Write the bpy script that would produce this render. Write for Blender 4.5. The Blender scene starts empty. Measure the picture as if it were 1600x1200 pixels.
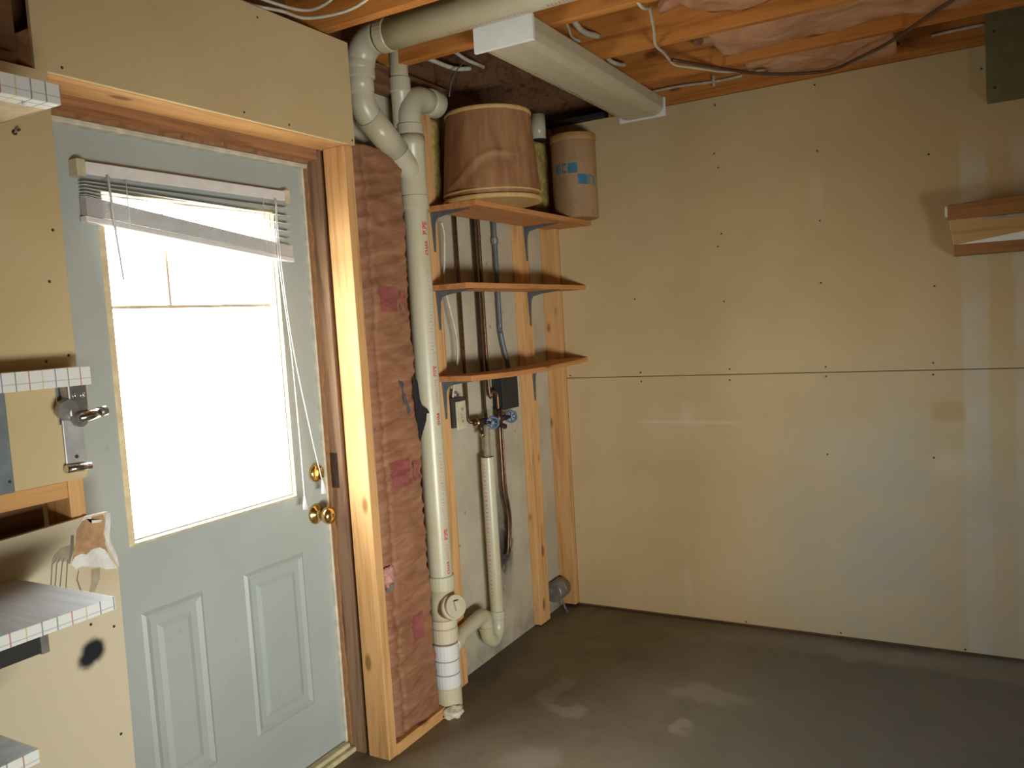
import bpy, bmesh, math, random
from mathutils import Vector, Matrix, noise
random.seed(7)
S = bpy.context.scene
COL = S.collection
PI = math.pi

# ------------------------------------------------------------------ camera
cam_d = bpy.data.cameras.new('camera'); cam = bpy.data.objects.new('camera', cam_d); COL.objects.link(cam)
yaw, pitch, roll = math.radians(29.773), math.radians(4.272), math.radians(-3.511)
fw = Vector((-math.sin(yaw)*math.cos(pitch), math.cos(yaw)*math.cos(pitch), -math.sin(pitch)))
rt = Vector((math.cos(yaw), math.sin(yaw), 0)); up = rt.cross(fw)
r2 = math.cos(roll)*rt + math.sin(roll)*up; u2 = -math.sin(roll)*rt + math.cos(roll)*up
M = Matrix((r2, u2, -fw)).transposed().to_4x4(); M.translation = Vector((1.858, -3.654, 1.45))
cam.matrix_world = M
cam_d.sensor_width = 36.0; cam_d.lens = 36.0*1272.1/1600; cam_d.clip_start = 0.02
S.camera = cam

# ------------------------------------------------------------------ world, sun, daylight, exposure
W = bpy.data.worlds.new('world'); S.world = W; W.use_nodes = True
bg = W.node_tree.nodes['Background']; bg.inputs[1].default_value = 30.0
# bright overcast sky over darker ground
wc = W.node_tree.nodes.new('ShaderNodeTexCoord'); wx = W.node_tree.nodes.new('ShaderNodeSeparateXYZ'); wr_ = W.node_tree.nodes.new('ShaderNodeValToRGB')
wm = W.node_tree.nodes.new('ShaderNodeMapRange'); wm.inputs[1].default_value = -1; wm.inputs[2].default_value = 1
W.node_tree.links.new(wc.outputs['Generated'], wx.inputs[0]); W.node_tree.links.new(wx.outputs['Z'], wm.inputs[0]); W.node_tree.links.new(wm.outputs[0], wr_.inputs[0]); W.node_tree.links.new(wr_.outputs[0], bg.inputs[0])
wr_.color_ramp.elements[0].position = .49; wr_.color_ramp.elements[0].color = (.46, .45, .41, 1)
wr_.color_ramp.elements[1].position = .51; wr_.color_ramp.elements[1].color = (.93, .97, 1.0, 1)
def area(name, loc, rot, sx, sy, power, color, portal=False):
    l = bpy.data.lights.new(name, 'AREA'); l.shape = 'RECTANGLE'; l.size = sx; l.size_y = sy; l.energy = power; l.color = color
    if portal: l.cycles.is_portal = True
    o = bpy.data.objects.new(name, l); COL.objects.link(o); o.location = loc; o.rotation_euler = rot
    return o
area('door_window_portal', (-0.22, -2.03, 1.40), (0, math.radians(-90), 0), 1.05, 0.75, 1, (1, 1, 1), True)
# added fill standing for low light from the right rear, in an unseen bay
dl = area('low_fill_light', (3.16, -3.48, 0.34), (0, math.radians(100), math.radians(-35)), 0.50, 1.45, 20, (0.98, 0.99, 0.95))
dl.data.spread = math.radians(69)
S.view_settings.view_transform = 'Standard'; S.view_settings.look = 'None'
S.view_settings.gamma = 1.0; S.view_settings.use_curve_mapping = False
S.view_settings.exposure = 0.0

# ------------------------------------------------------------------ node helpers
def srgb(r, g, b):
    f = lambda c: (c/255/12.92) if c/255 <= 0.04045 else ((c/255+0.055)/1.055)**2.4
    return (f(r), f(g), f(b), 1)
class NT:
    def __init__(s, name):
        s.m = bpy.data.materials.new(name); s.m.use_nodes = True; s.t = s.m.node_tree; s.n = s.t.nodes
        s.b = s.n['Principled BSDF']; s.out = s.n['Material Output']
    def new(s, typ, **kw):
        n = s.n.new(typ)
        for k, v in kw.items(): setattr(n, k, v)
        return n
    def link(s, a, b): s.t.links.new(a, b)
    def put(s, sock, v):
        if hasattr(v, 'is_linked') or isinstance(v, bpy.types.NodeSocket): s.link(v, sock)
        else: sock.default_value = v
    def obj(s): return s.new('ShaderNodeTexCoord').outputs['Object']
    def rnd(s): return s.new('ShaderNodeObjectInfo').outputs['Random']
    def math(s, op, a, b=0.0, clamp=False):
        n = s.new('ShaderNodeMath', operation=op); n.use_clamp = clamp; s.put(n.inputs[0], a); s.put(n.inputs[1], b); return n.outputs[0]
    def vmath(s, op, a, b):
        n = s.new('ShaderNodeVectorMath', operation=op); s.put(n.inputs[0], a); s.put(n.inputs[1], b); return n.outputs[0]
    def mapping(s, v, scale=(1, 1, 1), loc=(0, 0, 0)):
        n = s.new('ShaderNodeMapping'); s.link(v, n.inputs[0]); n.inputs['Location'].default_value = loc; n.inputs['Scale'].default_value = scale
        return n.outputs[0]
    def noise(s, v, scale, detail=4, rough=.55, dist=0.0):
        n = s.new('ShaderNodeTexNoise'); s.link(v, n.inputs['Vector']); n.inputs['Scale'].default_value = scale
        n.inputs['Detail'].default_value = detail; n.inputs['Roughness'].default_value = rough; n.inputs['Distortion'].default_value = dist
        return n.outputs['Fac']
    def ramp(s, f, stops):
        n = s.new('ShaderNodeValToRGB'); s.link(f, n.inputs[0]); e = n.color_ramp.elements
        while len(e) < len(stops): e.new(0.5)
        for i, (p, c) in enumerate(stops): e[i].position = p; e[i].color = c
        return n.outputs[0]
    def mix(s, f, a, b, mode='MIX'):
        n = s.new('ShaderNodeMix', data_type='RGBA', blend_type=mode); s.put(n.inputs[0], f); s.put(n.inputs[6], a); s.put(n.inputs[7], b)
        return n.outputs[2]
    def step(s, v, a, b):
        n = s.new('ShaderNodeMapRange', interpolation_type='SMOOTHSTEP'); s.put(n.inputs[0], v)
        n.inputs[1].default_value = a; n.inputs[2].default_value = b; return n.outputs[0]
    def band(s, v, a, b, soft):
        return s.math('MULTIPLY', s.step(v, a-soft, a+soft), s.math('SUBTRACT', 1.0, s.step(v, b-soft, b+soft)))
    def xyz(s, v):
        n = s.new('ShaderNodeSeparateXYZ'); s.link(v, n.inputs[0]); return n.outputs
    def spot(s, v, c, rad, soft, sc=(1, 1, 1)):
        d = s.new('ShaderNodeVectorMath', operation='LENGTH')
        s.link(s.vmath('MULTIPLY', s.vmath('SUBTRACT', v, c), sc), d.inputs[0])
        return s.math('SUBTRACT', 1.0, s.step(d.outputs['Value'], rad-soft, rad+soft))
    def bump(s, h, strength=.2, dist=.01):
        n = s.new('ShaderNodeBump'); n.inputs['Strength'].default_value = strength; n.inputs['Distance'].default_value = dist
        s.link(h, n.inputs['Height']); s.link(n.outputs[0], s.b.inputs['Normal'])
    def fin(s, col=None, rough=.6, metal=0.0, spec=.5):
        if col is not None: s.put(s.b.inputs['Base Color'], col)
        s.put(s.b.inputs['Roughness'], rough); s.b.inputs['Metallic'].default_value = metal
        s.b.inputs['Specular IOR Level'].default_value = spec
        return s.m
def plain(name, col, rough=.5, metal=0, var=.08, scale=25, spec=.5):
    t = NT(name); v = t.obj(); f = t.noise(v, scale, 4)
    c2 = tuple(c*(1-var*3) for c in col[:3])+(1,)
    c = t.mix(t.step(f, .35, .7), c2, col); t.bump(f, .06, .004)
    return t.fin(c, rough, metal, spec)
def wood(name, axis, light, dark, knots=True, rough=.65, tone=.25):
    t = NT(name); o = t.obj(); r = t.rnd()
    n = t.new('ShaderNodeCombineXYZ'); 
    for i in range(3): t.put(n.inputs[i], t.math('MULTIPLY', r, 13.0+7*i))
    v = t.vmath('ADD', o, n.outputs[0])
    sc = [22, 22, 22]; sc[axis] = 1.4
    g = t.noise(t.mapping(v, tuple(sc)), 1.6, 6, .6, .6)
    sc2 = [90, 90, 90]; sc2[axis] = 3
    g2 = t.noise(t.mapping(v, tuple(sc2)), 1.5, 3, .6)
    c = t.ramp(g, [(.30, dark), (.5, light), (.75, tuple(min(1, x*1.12) for x in light[:3])+(1,))])
    c = t.mix(t.math('MULTIPLY', t.step(g2, .5, .75), .35), c, dark)
    if knots:
        vo = t.new('ShaderNodeTexVoronoi'); sk = [9, 9, 9]; sk[axis] = 4.0
        t.link(t.mapping(v, tuple(sk)), vo.inputs['Vector']); vo.inputs['Scale'].default_value = 1.0
        k = t.math('SUBTRACT', 1.0, t.step(vo.outputs['Distance'], .07, .17))
        c = t.mix(t.math('MULTIPLY', k, .8), c, (dark[0]*.35, dark[1]*.25, dark[2]*.2, 1))
    c = t.mix(t.math('MULTIPLY', r, tone), c, dark)
    t.bump(g2, .12, .003)
    return t.fin(c, rough, 0, .35)

L_PINE, D_PINE = (.62, .335, .125, 1), (.34, .135, .035, 1)
M_studZ = wood('pine_vertical', 2, (.66, .38, .155, 1), (.42, .20, .065, 1))
M_studY = wood('pine_along_wall', 1, L_PINE, (.40, .19, .06, 1))
M_joist = wood('pine_joist', 0, (.60, .245, .052, 1), (.36, .115, .02, 1))
M_shelf = wood('shelf_pine', 1, (.56, .25, .085, 1), (.36, .135, .04, 1), tone=.1)
M_jamb = wood('weathered_jamb', 2, (.30, .18, .105, 1), (.12, .06, .03, 1), knots=False)
M_headjamb = wood('reddish_head_jamb', 1, (.40, .19, .085, 1), (.18, .075, .03, 1), knots=False)
M_darkwood = wood('dark_wood_and_bay_shade', 1, (.20, .10, .045, 1), (.07, .03, .014, 1), knots=False)  # dark framing wood; also colours the painted shade in the ceiling bay
M_subfloor = wood('subfloor_board', 1, (.36, .19, .075, 1), (.20, .09, .03, 1), knots=True)

def drywall(name, kind):
    t = NT(name); o = t.obj(); x, y, z = t.xyz(o)
    f = t.noise(o, 2.2, 4); g = t.noise(o, 220, 2)
    c = t.mix(t.step(f, .3, .7), (.555, .42, .218, 1), (.60, .47, .262, 1))
    sm = t.noise(t.mapping(o, (3, 3, 1.2)), 4, 5, .65)
    c = t.mix(t.math('MULTIPLY', t.step(sm, .58, .8), .25), c, (.40, .29, .15, 1))
    if kind == 'back':
        n1 = t.math('MULTIPLY', t.math('SUBTRACT', t.noise(o, 6, 4), .5), .03)
        xx = t.math('ADD', x, n1)
        low = t.math('SUBTRACT', 1.0, t.step(z, 1.95, 2.12))
        patch = t.math('ADD', .35, t.math('MULTIPLY', t.step(t.noise(t.mapping(o, (2, 1, 2.2)), 2.5, 3), .38, .6), .6))
        b1 = t.math('MULTIPLY', t.math('MULTIPLY', t.band(xx, 1.815, 1.905, .008), low), patch)
        b2 = t.math('MULTIPLY', t.math('MULTIPLY', t.band(xx, 1.99, 2.09, .01), low), patch)
        k = t.math('MAXIMUM', b1, b2)
        c = t.mix(t.math('MULTIPLY', k, .6), c, (.63, .60, .52, 1))
        # thin skim of joint compound low beside the band, and smears elsewhere
        skim = t.math('MULTIPLY', t.spot(o, (1.66, 0, .35), .50, .35, (.9, 0, .75)), t.math('ADD', .45, t.math('MULTIPLY', t.step(t.noise(o, 3, 4), .35, .7), .5)))
        c = t.mix(t.math('MULTIPLY', skim, .85), c, (.40, .425, .39, 1))
        sm1 = t.math('MULTIPLY', t.band(z, .935, .949, .004), t.band(x, .47, .92, .06))
        sm2 = t.math('MULTIPLY', t.band(z, .80, 1.02, .08), t.band(x, .47, .78, .06))
        sm3 = t.spot(o, (.69, 0, .98), .03, .02, (1, 0, .6))
        sm4 = t.spot(o, (.66, 0, .15), .03, .02, (1.6, 0, .35))
        sm5 = t.spot(o, (1.29, 0, 1.90), .03, .02, (1.2, 0, .35))
        sm6 = t.spot(o, (1.55, 0, .90), .09, .07, (1, 0, 2)); sm7 = t.spot(o, (1.77, 0, .78), .07, .04, (1, 0, 1.4))
        for s_, a in ((sm1, .38), (sm2, .15), (sm3, .25), (sm4, .18), (sm5, .16), (sm7, .25)):
            c = t.mix(t.math('MULTIPLY', s_, a), c, (.74, .66, .50, 1))
        sm8 = t.math('MULTIPLY', t.band(z, .955, 1.03, .012), t.band(x, 1.70, 1.815, .02))
        c = t.mix(t.math('MULTIPLY', sm8, .6), c, (.46, .33, .15, 1))
    if kind == 'lower':
        c = t.mix(.55, c, (.66, .62, .49, 1))
        n1 = t.math('MULTIPLY', t.math('SUBTRACT', t.noise(o, 45, 3), .5), .012)
        oo = t.new('ShaderNodeCombineXYZ'); t.put(oo.inputs[1], t.math('ADD', y, n1)); t.put(oo.inputs[2], t.math('ADD', z, n1)); 
        a = t.spot(oo.outputs[0], (0, -2.592, .775), .027, .010, (0, .95, 1)); b_ = t.spot(oo.outputs[0], (0, -2.606, .762), .020, .010, (0, .95, 1))
        k = t.math('MAXIMUM', a, b_)
        c = t.mix(k, c, (.018, .018, .022, 1))
        c = t.mix(t.math('MULTIPLY', t.spot(o, (0, -2.552, .955), .05, .03, (0, 1, 1.1)), .35), c, (.50, .30, .14, 1))
    t.bump(g, .05, .002)
    return t.fin(c, .85, 0, .2)
M_dry = drywall('drywall_paper', 'plain'); M_dryback = drywall('drywall_paper_back', 'back'); M_drylow = drywall('drywall_paper_lower', 'lower')
M_gyp = plain('gypsum_core', (.82, .79, .72, 1), .9)
M_torn = plain('torn_brown_paper', (.52, .30, .15, 1), .85, scale=60)
M_screw = plain('screw_steel', (.10, .08, .06, 1), .5, .6)

def concrete_floor():
    t = NT('concrete_floor'); o = t.obj()
    a = t.noise(o, 1.6, 6, .6, .4); b = t.noise(o, 7, 6, .65); g = t.noise(o, 90, 3)
    c = t.ramp(a, [(.3, (.145, .118, .080, 1)), (.5, (.205, .168, .112, 1)), (.7, (.25, .208, .142, 1))])
    c = t.mix(t.math('MULTIPLY', t.step(b, .5, .75), .4), c, (.095, .08, .058, 1))
    c = t.mix(t.math('MULTIPLY', t.step(g, .55, .75), .25), c, (.24, .21, .16, 1))
    x, y, z = t.xyz(o)
    grey = t.step(t.math('ADD', x, t.math('MULTIPLY', t.math('SUBTRACT', a, .5), 1.2)), .7, 1.6)
    c = t.mix(t.math('MULTIPLY', grey, .7), c, (.105, .107, .098, 1))
    # worn pale patches and scrape marks
    n1 = t.new('ShaderNodeVectorMath', operation='MULTIPLY_ADD')
    nz = t.new('ShaderNodeTexNoise'); t.link(o, nz.inputs['Vector']); nz.inputs['Scale'].default_value = 9
    t.link(nz.outputs['Color'], n1.inputs[0]); n1.inputs[1].default_value = (.16, .16, 0); t.link(o, n1.inputs[2])
    w = t.vmath('SUBTRACT', n1.outputs[0], (.08, .08, 0))
    for (cx, cy, r, sx, sy, k) in PATCHES:
        s_ = t.spot(w, (cx, cy, 0), r, r*.35, (sx, sy, 0))
        c = t.mix(t.math('MULTIPLY', s_, k), c, (.42, .38, .31, 1))
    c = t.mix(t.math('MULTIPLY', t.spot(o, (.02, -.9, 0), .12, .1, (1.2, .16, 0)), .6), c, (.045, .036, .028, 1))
    t.bump(b, .12, .01)
    rough = t.math('ADD', .42, t.math('MULTIPLY', b, .3))
    return t.fin(c, rough, 0, .4)
PATCHES = [(.40, -.90, .055, 1.3, .45, .30), (.50, -1.03, .07, .8, 1.8, .42), (.95, -.72, .09, .6, 1.6, .28), (.94, -1.0, .035, 1, 1, .35), (.55, -1.4, .10, 1, 1, .32), (.95, -1.38, .07, .8, 1.4, .42), (1.3, -.12, .22, .5, 2.6, .22), (1.9, -.12, .3, .5, 3, .2), (.75, -.18, .12, .7, 3, .15)]
M_floor = concrete_floor()
def concrete_wall():
    t = NT('concrete_wall'); o = t.obj()
    a = t.noise(o, 3, 6, .6); g = t.noise(o, 60, 3)
    c = t.mix(t.step(a, .3, .7), (.40, .35, .25, 1), (.52, .46, .34, 1))
    vo = t.new('ShaderNodeTexVoronoi'); t.link(o, vo.inputs['Vector']); vo.inputs['Scale'].default_value = 9
    c = t.mix(t.math('MULTIPLY', t.math('SUBTRACT', 1.0, t.step(vo.outputs['Distance'], .03, .09)), .6), c, (.16, .13, .09, 1))
    nn = t.math('MULTIPLY', t.math('SUBTRACT', t.noise(o, 14, 5, .65), .5), .35)
    x, y, z = t.xyz(o)
    so = t.new('ShaderNodeCombineXYZ'); t.put(so.inputs[1], t.math('ADD', y, t.math('MULTIPLY', nn, .35))); t.put(so.inputs[2], t.math('ADD', z, nn))
    soot = t.spot(so.outputs[0], (0, -.585, .50), .17, .13, (0, 2.2, .8))
    c = t.mix(t.math('MULTIPLY', soot, .75), c, (.075, .06, .05, 1))
    soot2 = t.spot(so.outputs[0], (0, -.555, .43), .085, .05, (0, 1.6, .9))
    c = t.mix(t.math('MULTIPLY', soot2, .9), c, (.035, .03, .035, 1))
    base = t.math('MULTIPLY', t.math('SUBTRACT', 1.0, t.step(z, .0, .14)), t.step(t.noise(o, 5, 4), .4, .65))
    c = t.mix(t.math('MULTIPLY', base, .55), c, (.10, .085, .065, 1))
    t.bump(g, .25, .004)
    return t.fin(c, .9, 0, .2)
M_conc = concrete_wall()

def pvc(name, col, yellow=True):
    t = NT(name); o = t.obj(); f = t.noise(o, 5, 4); g = t.noise(o, 38, 4)
    c = t.mix(t.step(f, .45, .75), col, (col[0]*.93, col[1]*.88, col[2]*.68, 1) if yellow else col)
    c = t.mix(t.math('MULTIPLY', t.step(g, .66, .78), .35), c, (.32, .28, .2, 1))
    return t.fin(c, .32, 0, .5)
M_pvc = pvc('pvc_cream', (.53, .495, .36, 1)); M_pvcw = pvc('pvc_white', (.70, .70, .67, 1), False); M_pvcd = pvc('pvc_aged', (.60, .53, .37, 1))
M_red = plain('red_print', (.62, .06, .07, 1), .6); M_redfaint = plain('faint_red_print', (.66, .30, .27, 1), .6); M_pgrey = plain('grey_print', (.32, .28, .24, 1), .6)
M_glue = plain('purple_primer_joint', (.30, .20, .14, 1), .6)

def kraft():
    t = NT('kraft_facing'); o = t.obj()
    f = t.noise(t.mapping(o, (3, 3, 9)), 3, 5, .6, .5); g = t.noise(t.mapping(o, (20, 10, 60)), 2, 4)
    c = t.ramp(f, [(.3, (.20, .085, .042, 1)), (.5, (.275, .125, .062, 1)), (.72, (.35, .18, .095, 1))])
    x, y, z = t.xyz(o)
    c = t.mix(t.math('MULTIPLY', t.math('SUBTRACT', 1.0, t.step(y, -1.525, -1.495)), .5), c, (.26, .20, .14, 1))
    c = t.mix(t.math('MULTIPLY', t.step(g, .58, .75), .25), c, (.16, .07, .04, 1))
    t.bump(g, .25, .004)
    return t.fin(c, .55, 0, .4)
M_kraft = kraft()
M_kraftred = plain('red_facing_print', (.32, .085, .075, 1), .6)
M_blackfilm = plain('black_film', (.02, .02, .025, 1), .35, scale=60)
M_pinkfluff = plain('pink_fibre', (.60, .30, .24, 1), .95, var=.12, scale=90)
def ceilpaper():
    t = NT('ceiling_insulation_facing'); o = t.obj()
    f = t.noise(t.mapping(o, (2.2, 5, 5)), 2.5, 5, .6, .8)
    c = t.ramp(f, [(.3, (.42, .19, .10, 1)), (.52, (.54, .28, .155, 1)), (.72, (.64, .40, .24, 1))])
    t.bump(f, .3, .02); return t.fin(c, .7, 0, .3)
M_ceilpaper = ceilpaper()
M_yellow = plain('yellow_fibreglass', (.50, .37, .10, 1), .95, var=.14, scale=40)

def door_paint():
    t = NT('grey_door_paint'); o = t.obj(); f = t.noise(o, 3, 4); g = t.noise(o, 30, 4)
    c = t.mix(t.step(f, .3, .7), (.37, .41, .385, 1), (.41, .45, .425, 1))
    c = t.mix(t.math('MULTIPLY', t.step(g, .68, .76), .3), c, (.22, .22, .19, 1))
    return t.fin(c, .42, 0, .45)
M_door = door_paint()
M_cream = plain('cream_weatherstrip', (.70, .66, .52, 1), .6)
M_yellowpl = plain('yellowed_plastic_frame', (.74, .64, .40, 1), .45)
M_sill = plain('threshold_vinyl', (.72, .64, .38, 1), .5)
M_muntin = plain('muntin_bar', (.78, .60, .42, 1), .5)
M_blind = plain('blind_white', (.74, .74, .72, 1), .45, var=.03)
M_cord = plain('white_cord', (.85, .84, .80, 1), .8)
M_brass = plain('polished_brass', (.80, .56, .20, 1), .18, 1.0, var=.05)
M_chrome = plain('chrome', (.62, .62, .63, 1), .16, 1.0, var=.06)
M_grey = plain('grey_steel', (.135, .155, .17, 1), .45, .25, var=.06)
M_galv = plain('galvanised_steel', (.36, .34, .31, 1), .42, .6, var=.12)
M_copper = plain('aged_copper', (.19, .105, .065, 1), .38, .75, var=.14, scale=60)
M_bronze = plain('dark_bronze', (.09, .06, .045, 1), .4, .7, var=.1, scale=60)
M_blue = plain('blue_handwheel', (.09, .15, .28, 1), .5, .1)
M_black = plain('black_plastic', (.022, .022, .022, 1), .55)
M_ivory = plain('ivory_plastic', (.62, .58, .40, 1), .4)
M_cable = plain('white_cable', (.62, .57, .46, 1), .5)
M_bcable = plain('brown_cable', (.10, .05, .028, 1), .4)
M_gcable = plain('grey_wire', (.18, .19, .2, 1), .5)
M_lens = plain('fixture_lens', (.52, .465, .32, 1), .35, var=.03)
M_cap = plain('fixture_end_cap', (.80, .82, .82, 1), .4, var=.02)
M_panel = plain('grey_green_enamel', (.19, .175, .085, 1), .45, .1, var=.06)
def drum_mat(name, light, dark, vert=True):
    t = NT(name); o = t.obj(); f = t.noise(t.mapping(o, (9, 9, 1.0)), 1.5, 5, .6); g = t.noise(o, 12, 5, .65); h = t.noise(o, 90, 3)
    c = t.mix(t.step(f, .35, .7), dark, light)
    c = t.mix(t.math('MULTIPLY', t.step(g, .52, .75), .4), c, tuple(q*.55 for q in dark[:3])+(1,))
    c = t.mix(t.math('MULTIPLY', t.step(h, .6, .75), .25), c, (.55, .38, .22, 1))
    t.bump(g, .15, .006); return t.fin(c, .6, 0, .35)
M_drum = drum_mat('fibre_drum_brown', (.37, .20, .088, 1), (.235, .10, .042, 1))
M_drumrim = drum_mat('fibre_drum_rim', (.58, .39, .16, 1), (.46, .28, .10, 1))
M_drum2 = drum_mat('fibre_drum_tan', (.36, .22, .105, 1), (.29, .165, .075, 1))
M_drum2rim = drum_mat('fibre_drum_tan_rim', (.44, .24, .09, 1), (.36, .18, .06, 1))
M_cyan = plain('blue_print', (.045, .19, .28, 1), .6)
M_papertop = None
def plaid(name):
    t = NT(name); o = t.obj(); x, y, z = t.xyz(o)
    c = t.mix(.0, (.80, .80, .74, 1), (.80, .80, .74, 1))
    P = .108
    def lines(crd, off, col, w=.0012, c=None, k=.75):
        m = t.math('MODULO', t.math('ADD', crd, 20.0+off), P)
        return t.mix(t.math('MULTIPLY', t.band(m, .004, .004+w*2, w*.5), k), c, col)
    for off, col in ((0.0, (.45, .05, .05, 1)), (.027, (.05, .16, .12, 1)), (.054, (.06, .10, .28, 1)), (.081, (.68, .50, .16, 1))):
        c = lines(y, off, col, c=c); c = lines(x, off+.01, col, c=c)
    zz = t.band(z, -.0062, -.004, .0006); c = t.mix(t.math('MULTIPLY', zz, .55), c, (.25, .40, .46, 1))
    return t.fin(c, .45, 0, .4)
M_plaid = plaid('checked_contact_paper')
M_shelfunder = plain('shelf_underside_board', (.62, .47, .27, 1), .7)
def papertop():
    t = NT('worn_grey_contact_paper'); o = t.obj(); f = t.noise(t.mapping(o, (3, 26, 3)), 2, 5, .6)
    c = t.mix(t.step(f, .35, .7), (.42, .415, .41, 1), (.52, .515, .51, 1)); return t.fin(c, .5, 0, .4)
M_papertop = papertop()
M_mark = plain('grey_paint_mark', (.24, .215, .16, 1), .8); M_mark2 = plain('soft_grey_paint_mark', (.44, .37, .25, 1), .85)
M_plywood = wood('wood_grain_laminate', 0, (.52, .32, .13, 1), (.40, .22, .085, 1), knots=False, rough=.5, tone=0)
M_plydark = wood('dark_wood_grain_laminate', 0, (.34, .155, .05, 1), (.23, .095, .03, 1), knots=False, rough=.5, tone=0)
M_white = plain('white_enamel', (.85, .86, .84, 1), .4, var=.02)
M_foam = plain('cream_foam', (.80, .74, .56, 1), .95, var=.1, scale=80)
M_ground = plain('outside_ground', (.62, .60, .56, 1), .9, var=.05, scale=2)
def glassm():
    t = NT('window_glass'); tr = t.new('ShaderNodeBsdfTransparent'); gl = t.new('ShaderNodeBsdfGlossy'); gl.inputs['Roughness'].default_value = .03
    tr.inputs[0].default_value = (.97, .98, .97, 1)
    mx = t.new('ShaderNodeMixShader')
    mx.inputs[0].default_value = .04; t.link(tr.outputs[0], mx.inputs[1]); t.link(gl.outputs[0], mx.inputs[2]); t.link(mx.outputs[0], t.out.inputs[0])
    return t.m
M_glass = glassm()

# ------------------------------------------------------------------ mesh helpers
class MB:
    def __init__(s): s.v = []; s.f = []; s.sm = []
    def face(s, idx, smooth=False): s.f.append(idx); s.sm.append(smooth)
    def box(s, x0, x1, y0, y1, z0, z1):
        b = len(s.v); s.v += [(x0, y0, z0), (x1, y0, z0), (x1, y1, z0), (x0, y1, z0), (x0, y0, z1), (x1, y0, z1), (x1, y1, z1), (x0, y1, z1)]
        for q in ((0, 3, 2, 1), (4, 5, 6, 7), (0, 1, 5, 4), (1, 2, 6, 5), (2, 3, 7, 6), (3, 0, 4, 7)): s.face([b+i for i in q])
        return s
    def hexa(s, p):   # 8 points, bottom ring then top ring
        b = len(s.v); s.v += [tuple(q) for q in p]
        for q in ((0, 3, 2, 1), (4, 5, 6, 7), (0, 1, 5, 4), (1, 2, 6, 5), (2, 3, 7, 6), (3, 0, 4, 7)): s.face([b+i for i in q])
        return s
    def tube(s, pts, r, seg=16, caps=True, smooth=True):
        P = [Vector(p) for p in pts]; n = len(P); R = r if isinstance(r, (list, tuple)) else [r]*n
        t0 = (P[1]-P[0]).normalized(); a = t0.orthogonal().normalized(); rings = []
        for i in range(n):
            if i == 0: t = t0
            elif i == n-1: t = (P[i]-P[i-1]).normalized()
            else:
                t = ((P[i+1]-P[i]).normalized()+(P[i]-P[i-1]).normalized())
                t = t.normalized() if t.length > 1e-6 else (P[i]-P[i-1]).normalized()
            a = (a - t*a.dot(t)); a = a.normalized() if a.length > 1e-6 else t.orthogonal().normalized()
            b = t.cross(a); st = len(s.v)
            for k in range(seg):
                an = 2*PI*k/seg; s.v.append(tuple(P[i]+(a*math.cos(an)+b*math.sin(an))*R[i]))
            rings.append(st)
        for i in range(n-1):
            for k in range(seg): s.face([rings[i]+k, rings[i]+(k+1) % seg, rings[i+1]+(k+1) % seg, rings[i+1]+k], smooth)
        if caps:
            s.face([rings[0]+k for k in reversed(range(seg))]); s.face([rings[-1]+k for k in range(seg)])
        return s
    def ring(s, c, d, r, h, seg=24, lip=.003):  # a bevelled collar of height h centred at c along d
        c = Vector(c); d = Vector(d).normalized()
        return s.tube([c-d*h/2, c-d*(h/2-lip), c+d*(h/2-lip), c+d*h/2], [r-lip, r, r, r-lip], seg, True, False)
    def lathe(s, prof, c=(0, 0, 0), seg=40, smooth=True):
        st = len(s.v)
        for (r, z) in prof:
            for k in range(seg):
                an = 2*PI*k/seg; s.v.append((c[0]+r*math.cos(an), c[1]+r*math.sin(an), c[2]+z))
        for i in range(len(prof)-1):
            for k in range(seg): s.face([st+i*seg+k, st+i*seg+(k+1) % seg, st+(i+1)*seg+(k+1) % seg, st+(i+1)*seg+k], smooth)
        s.face([st+k for k in reversed(range(seg))]); s.face([st+(len(prof)-1)*seg+k for k in range(seg)])
        return s
    def prism(s, poly, fn, t0, t1):  # poly of (u,v), fn(u,v,t)->xyz
        b = len(s.v); n = len(poly)
        for t in (t0, t1): s.v += [tuple(fn(u, v, t)) for u, v in poly]
        s.face([b+i for i in reversed(range(n))]); s.face([b+n+i for i in range(n)])
        for i in range(n): s.face([b+i, b+(i+1) % n, b+n+(i+1) % n, b+n+i])
        return s
    def ball(s, c, r, sc=(1, 1, 1), seg=20, rings=12):
        prof = []
        for i in range(1, rings): 
            a = PI*i/rings; prof.append((r*math.sin(a)*sc[0], -r*math.cos(a)*sc[2]))
        return s.lathe(prof, c, seg)
def build(name, mb, mat, parent=None, base=None, bevel=0, kind=None):
    if base is None:
        base = Vector(parent['_b']) if parent is not None and '_b' in parent else Vector((0, 0, 0))
    else: base = Vector(base)
    me = bpy.data.meshes.new(name); me.from_pydata([tuple(Vector(v)-base) for v in mb.v], [], mb.f)
    me.polygons.foreach_set('use_smooth', mb.sm); me.validate()
    bm = bmesh.new(); bm.from_mesh(me); bmesh.ops.recalc_face_normals(bm, faces=bm.faces); bm.to_mesh(me); bm.free()
    me.materials.append(mat); o = bpy.data.objects.new(name, me); COL.objects.link(o)
    if parent is not None: o.parent = parent; o['_b'] = tuple(base)
    else: o.location = base; o['_b'] = tuple(base)
    if bevel:
        m = o.modifiers.new('bevel', 'BEVEL'); m.width = bevel; m.segments = 2; m.limit_method = 'ANGLE'
    if kind: o['kind'] = kind
    return o
def thing(name, label, cat, base=(0, 0, 0), group=None):
    o = bpy.data.objects.new(name, None); COL.objects.link(o); o.location = base; o['_b'] = tuple(base)
    o.empty_display_size = .05; o['label'] = label; o['category'] = cat
    if group: o['group'] = group
    return o
def single(name, mb, mat, label, cat, base=(0, 0, 0), bevel=0, group=None):
    o = build(name, mb, mat, None, base, bevel); o['label'] = label; o['category'] = cat
    if group: o['group'] = group
    return o
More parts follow.
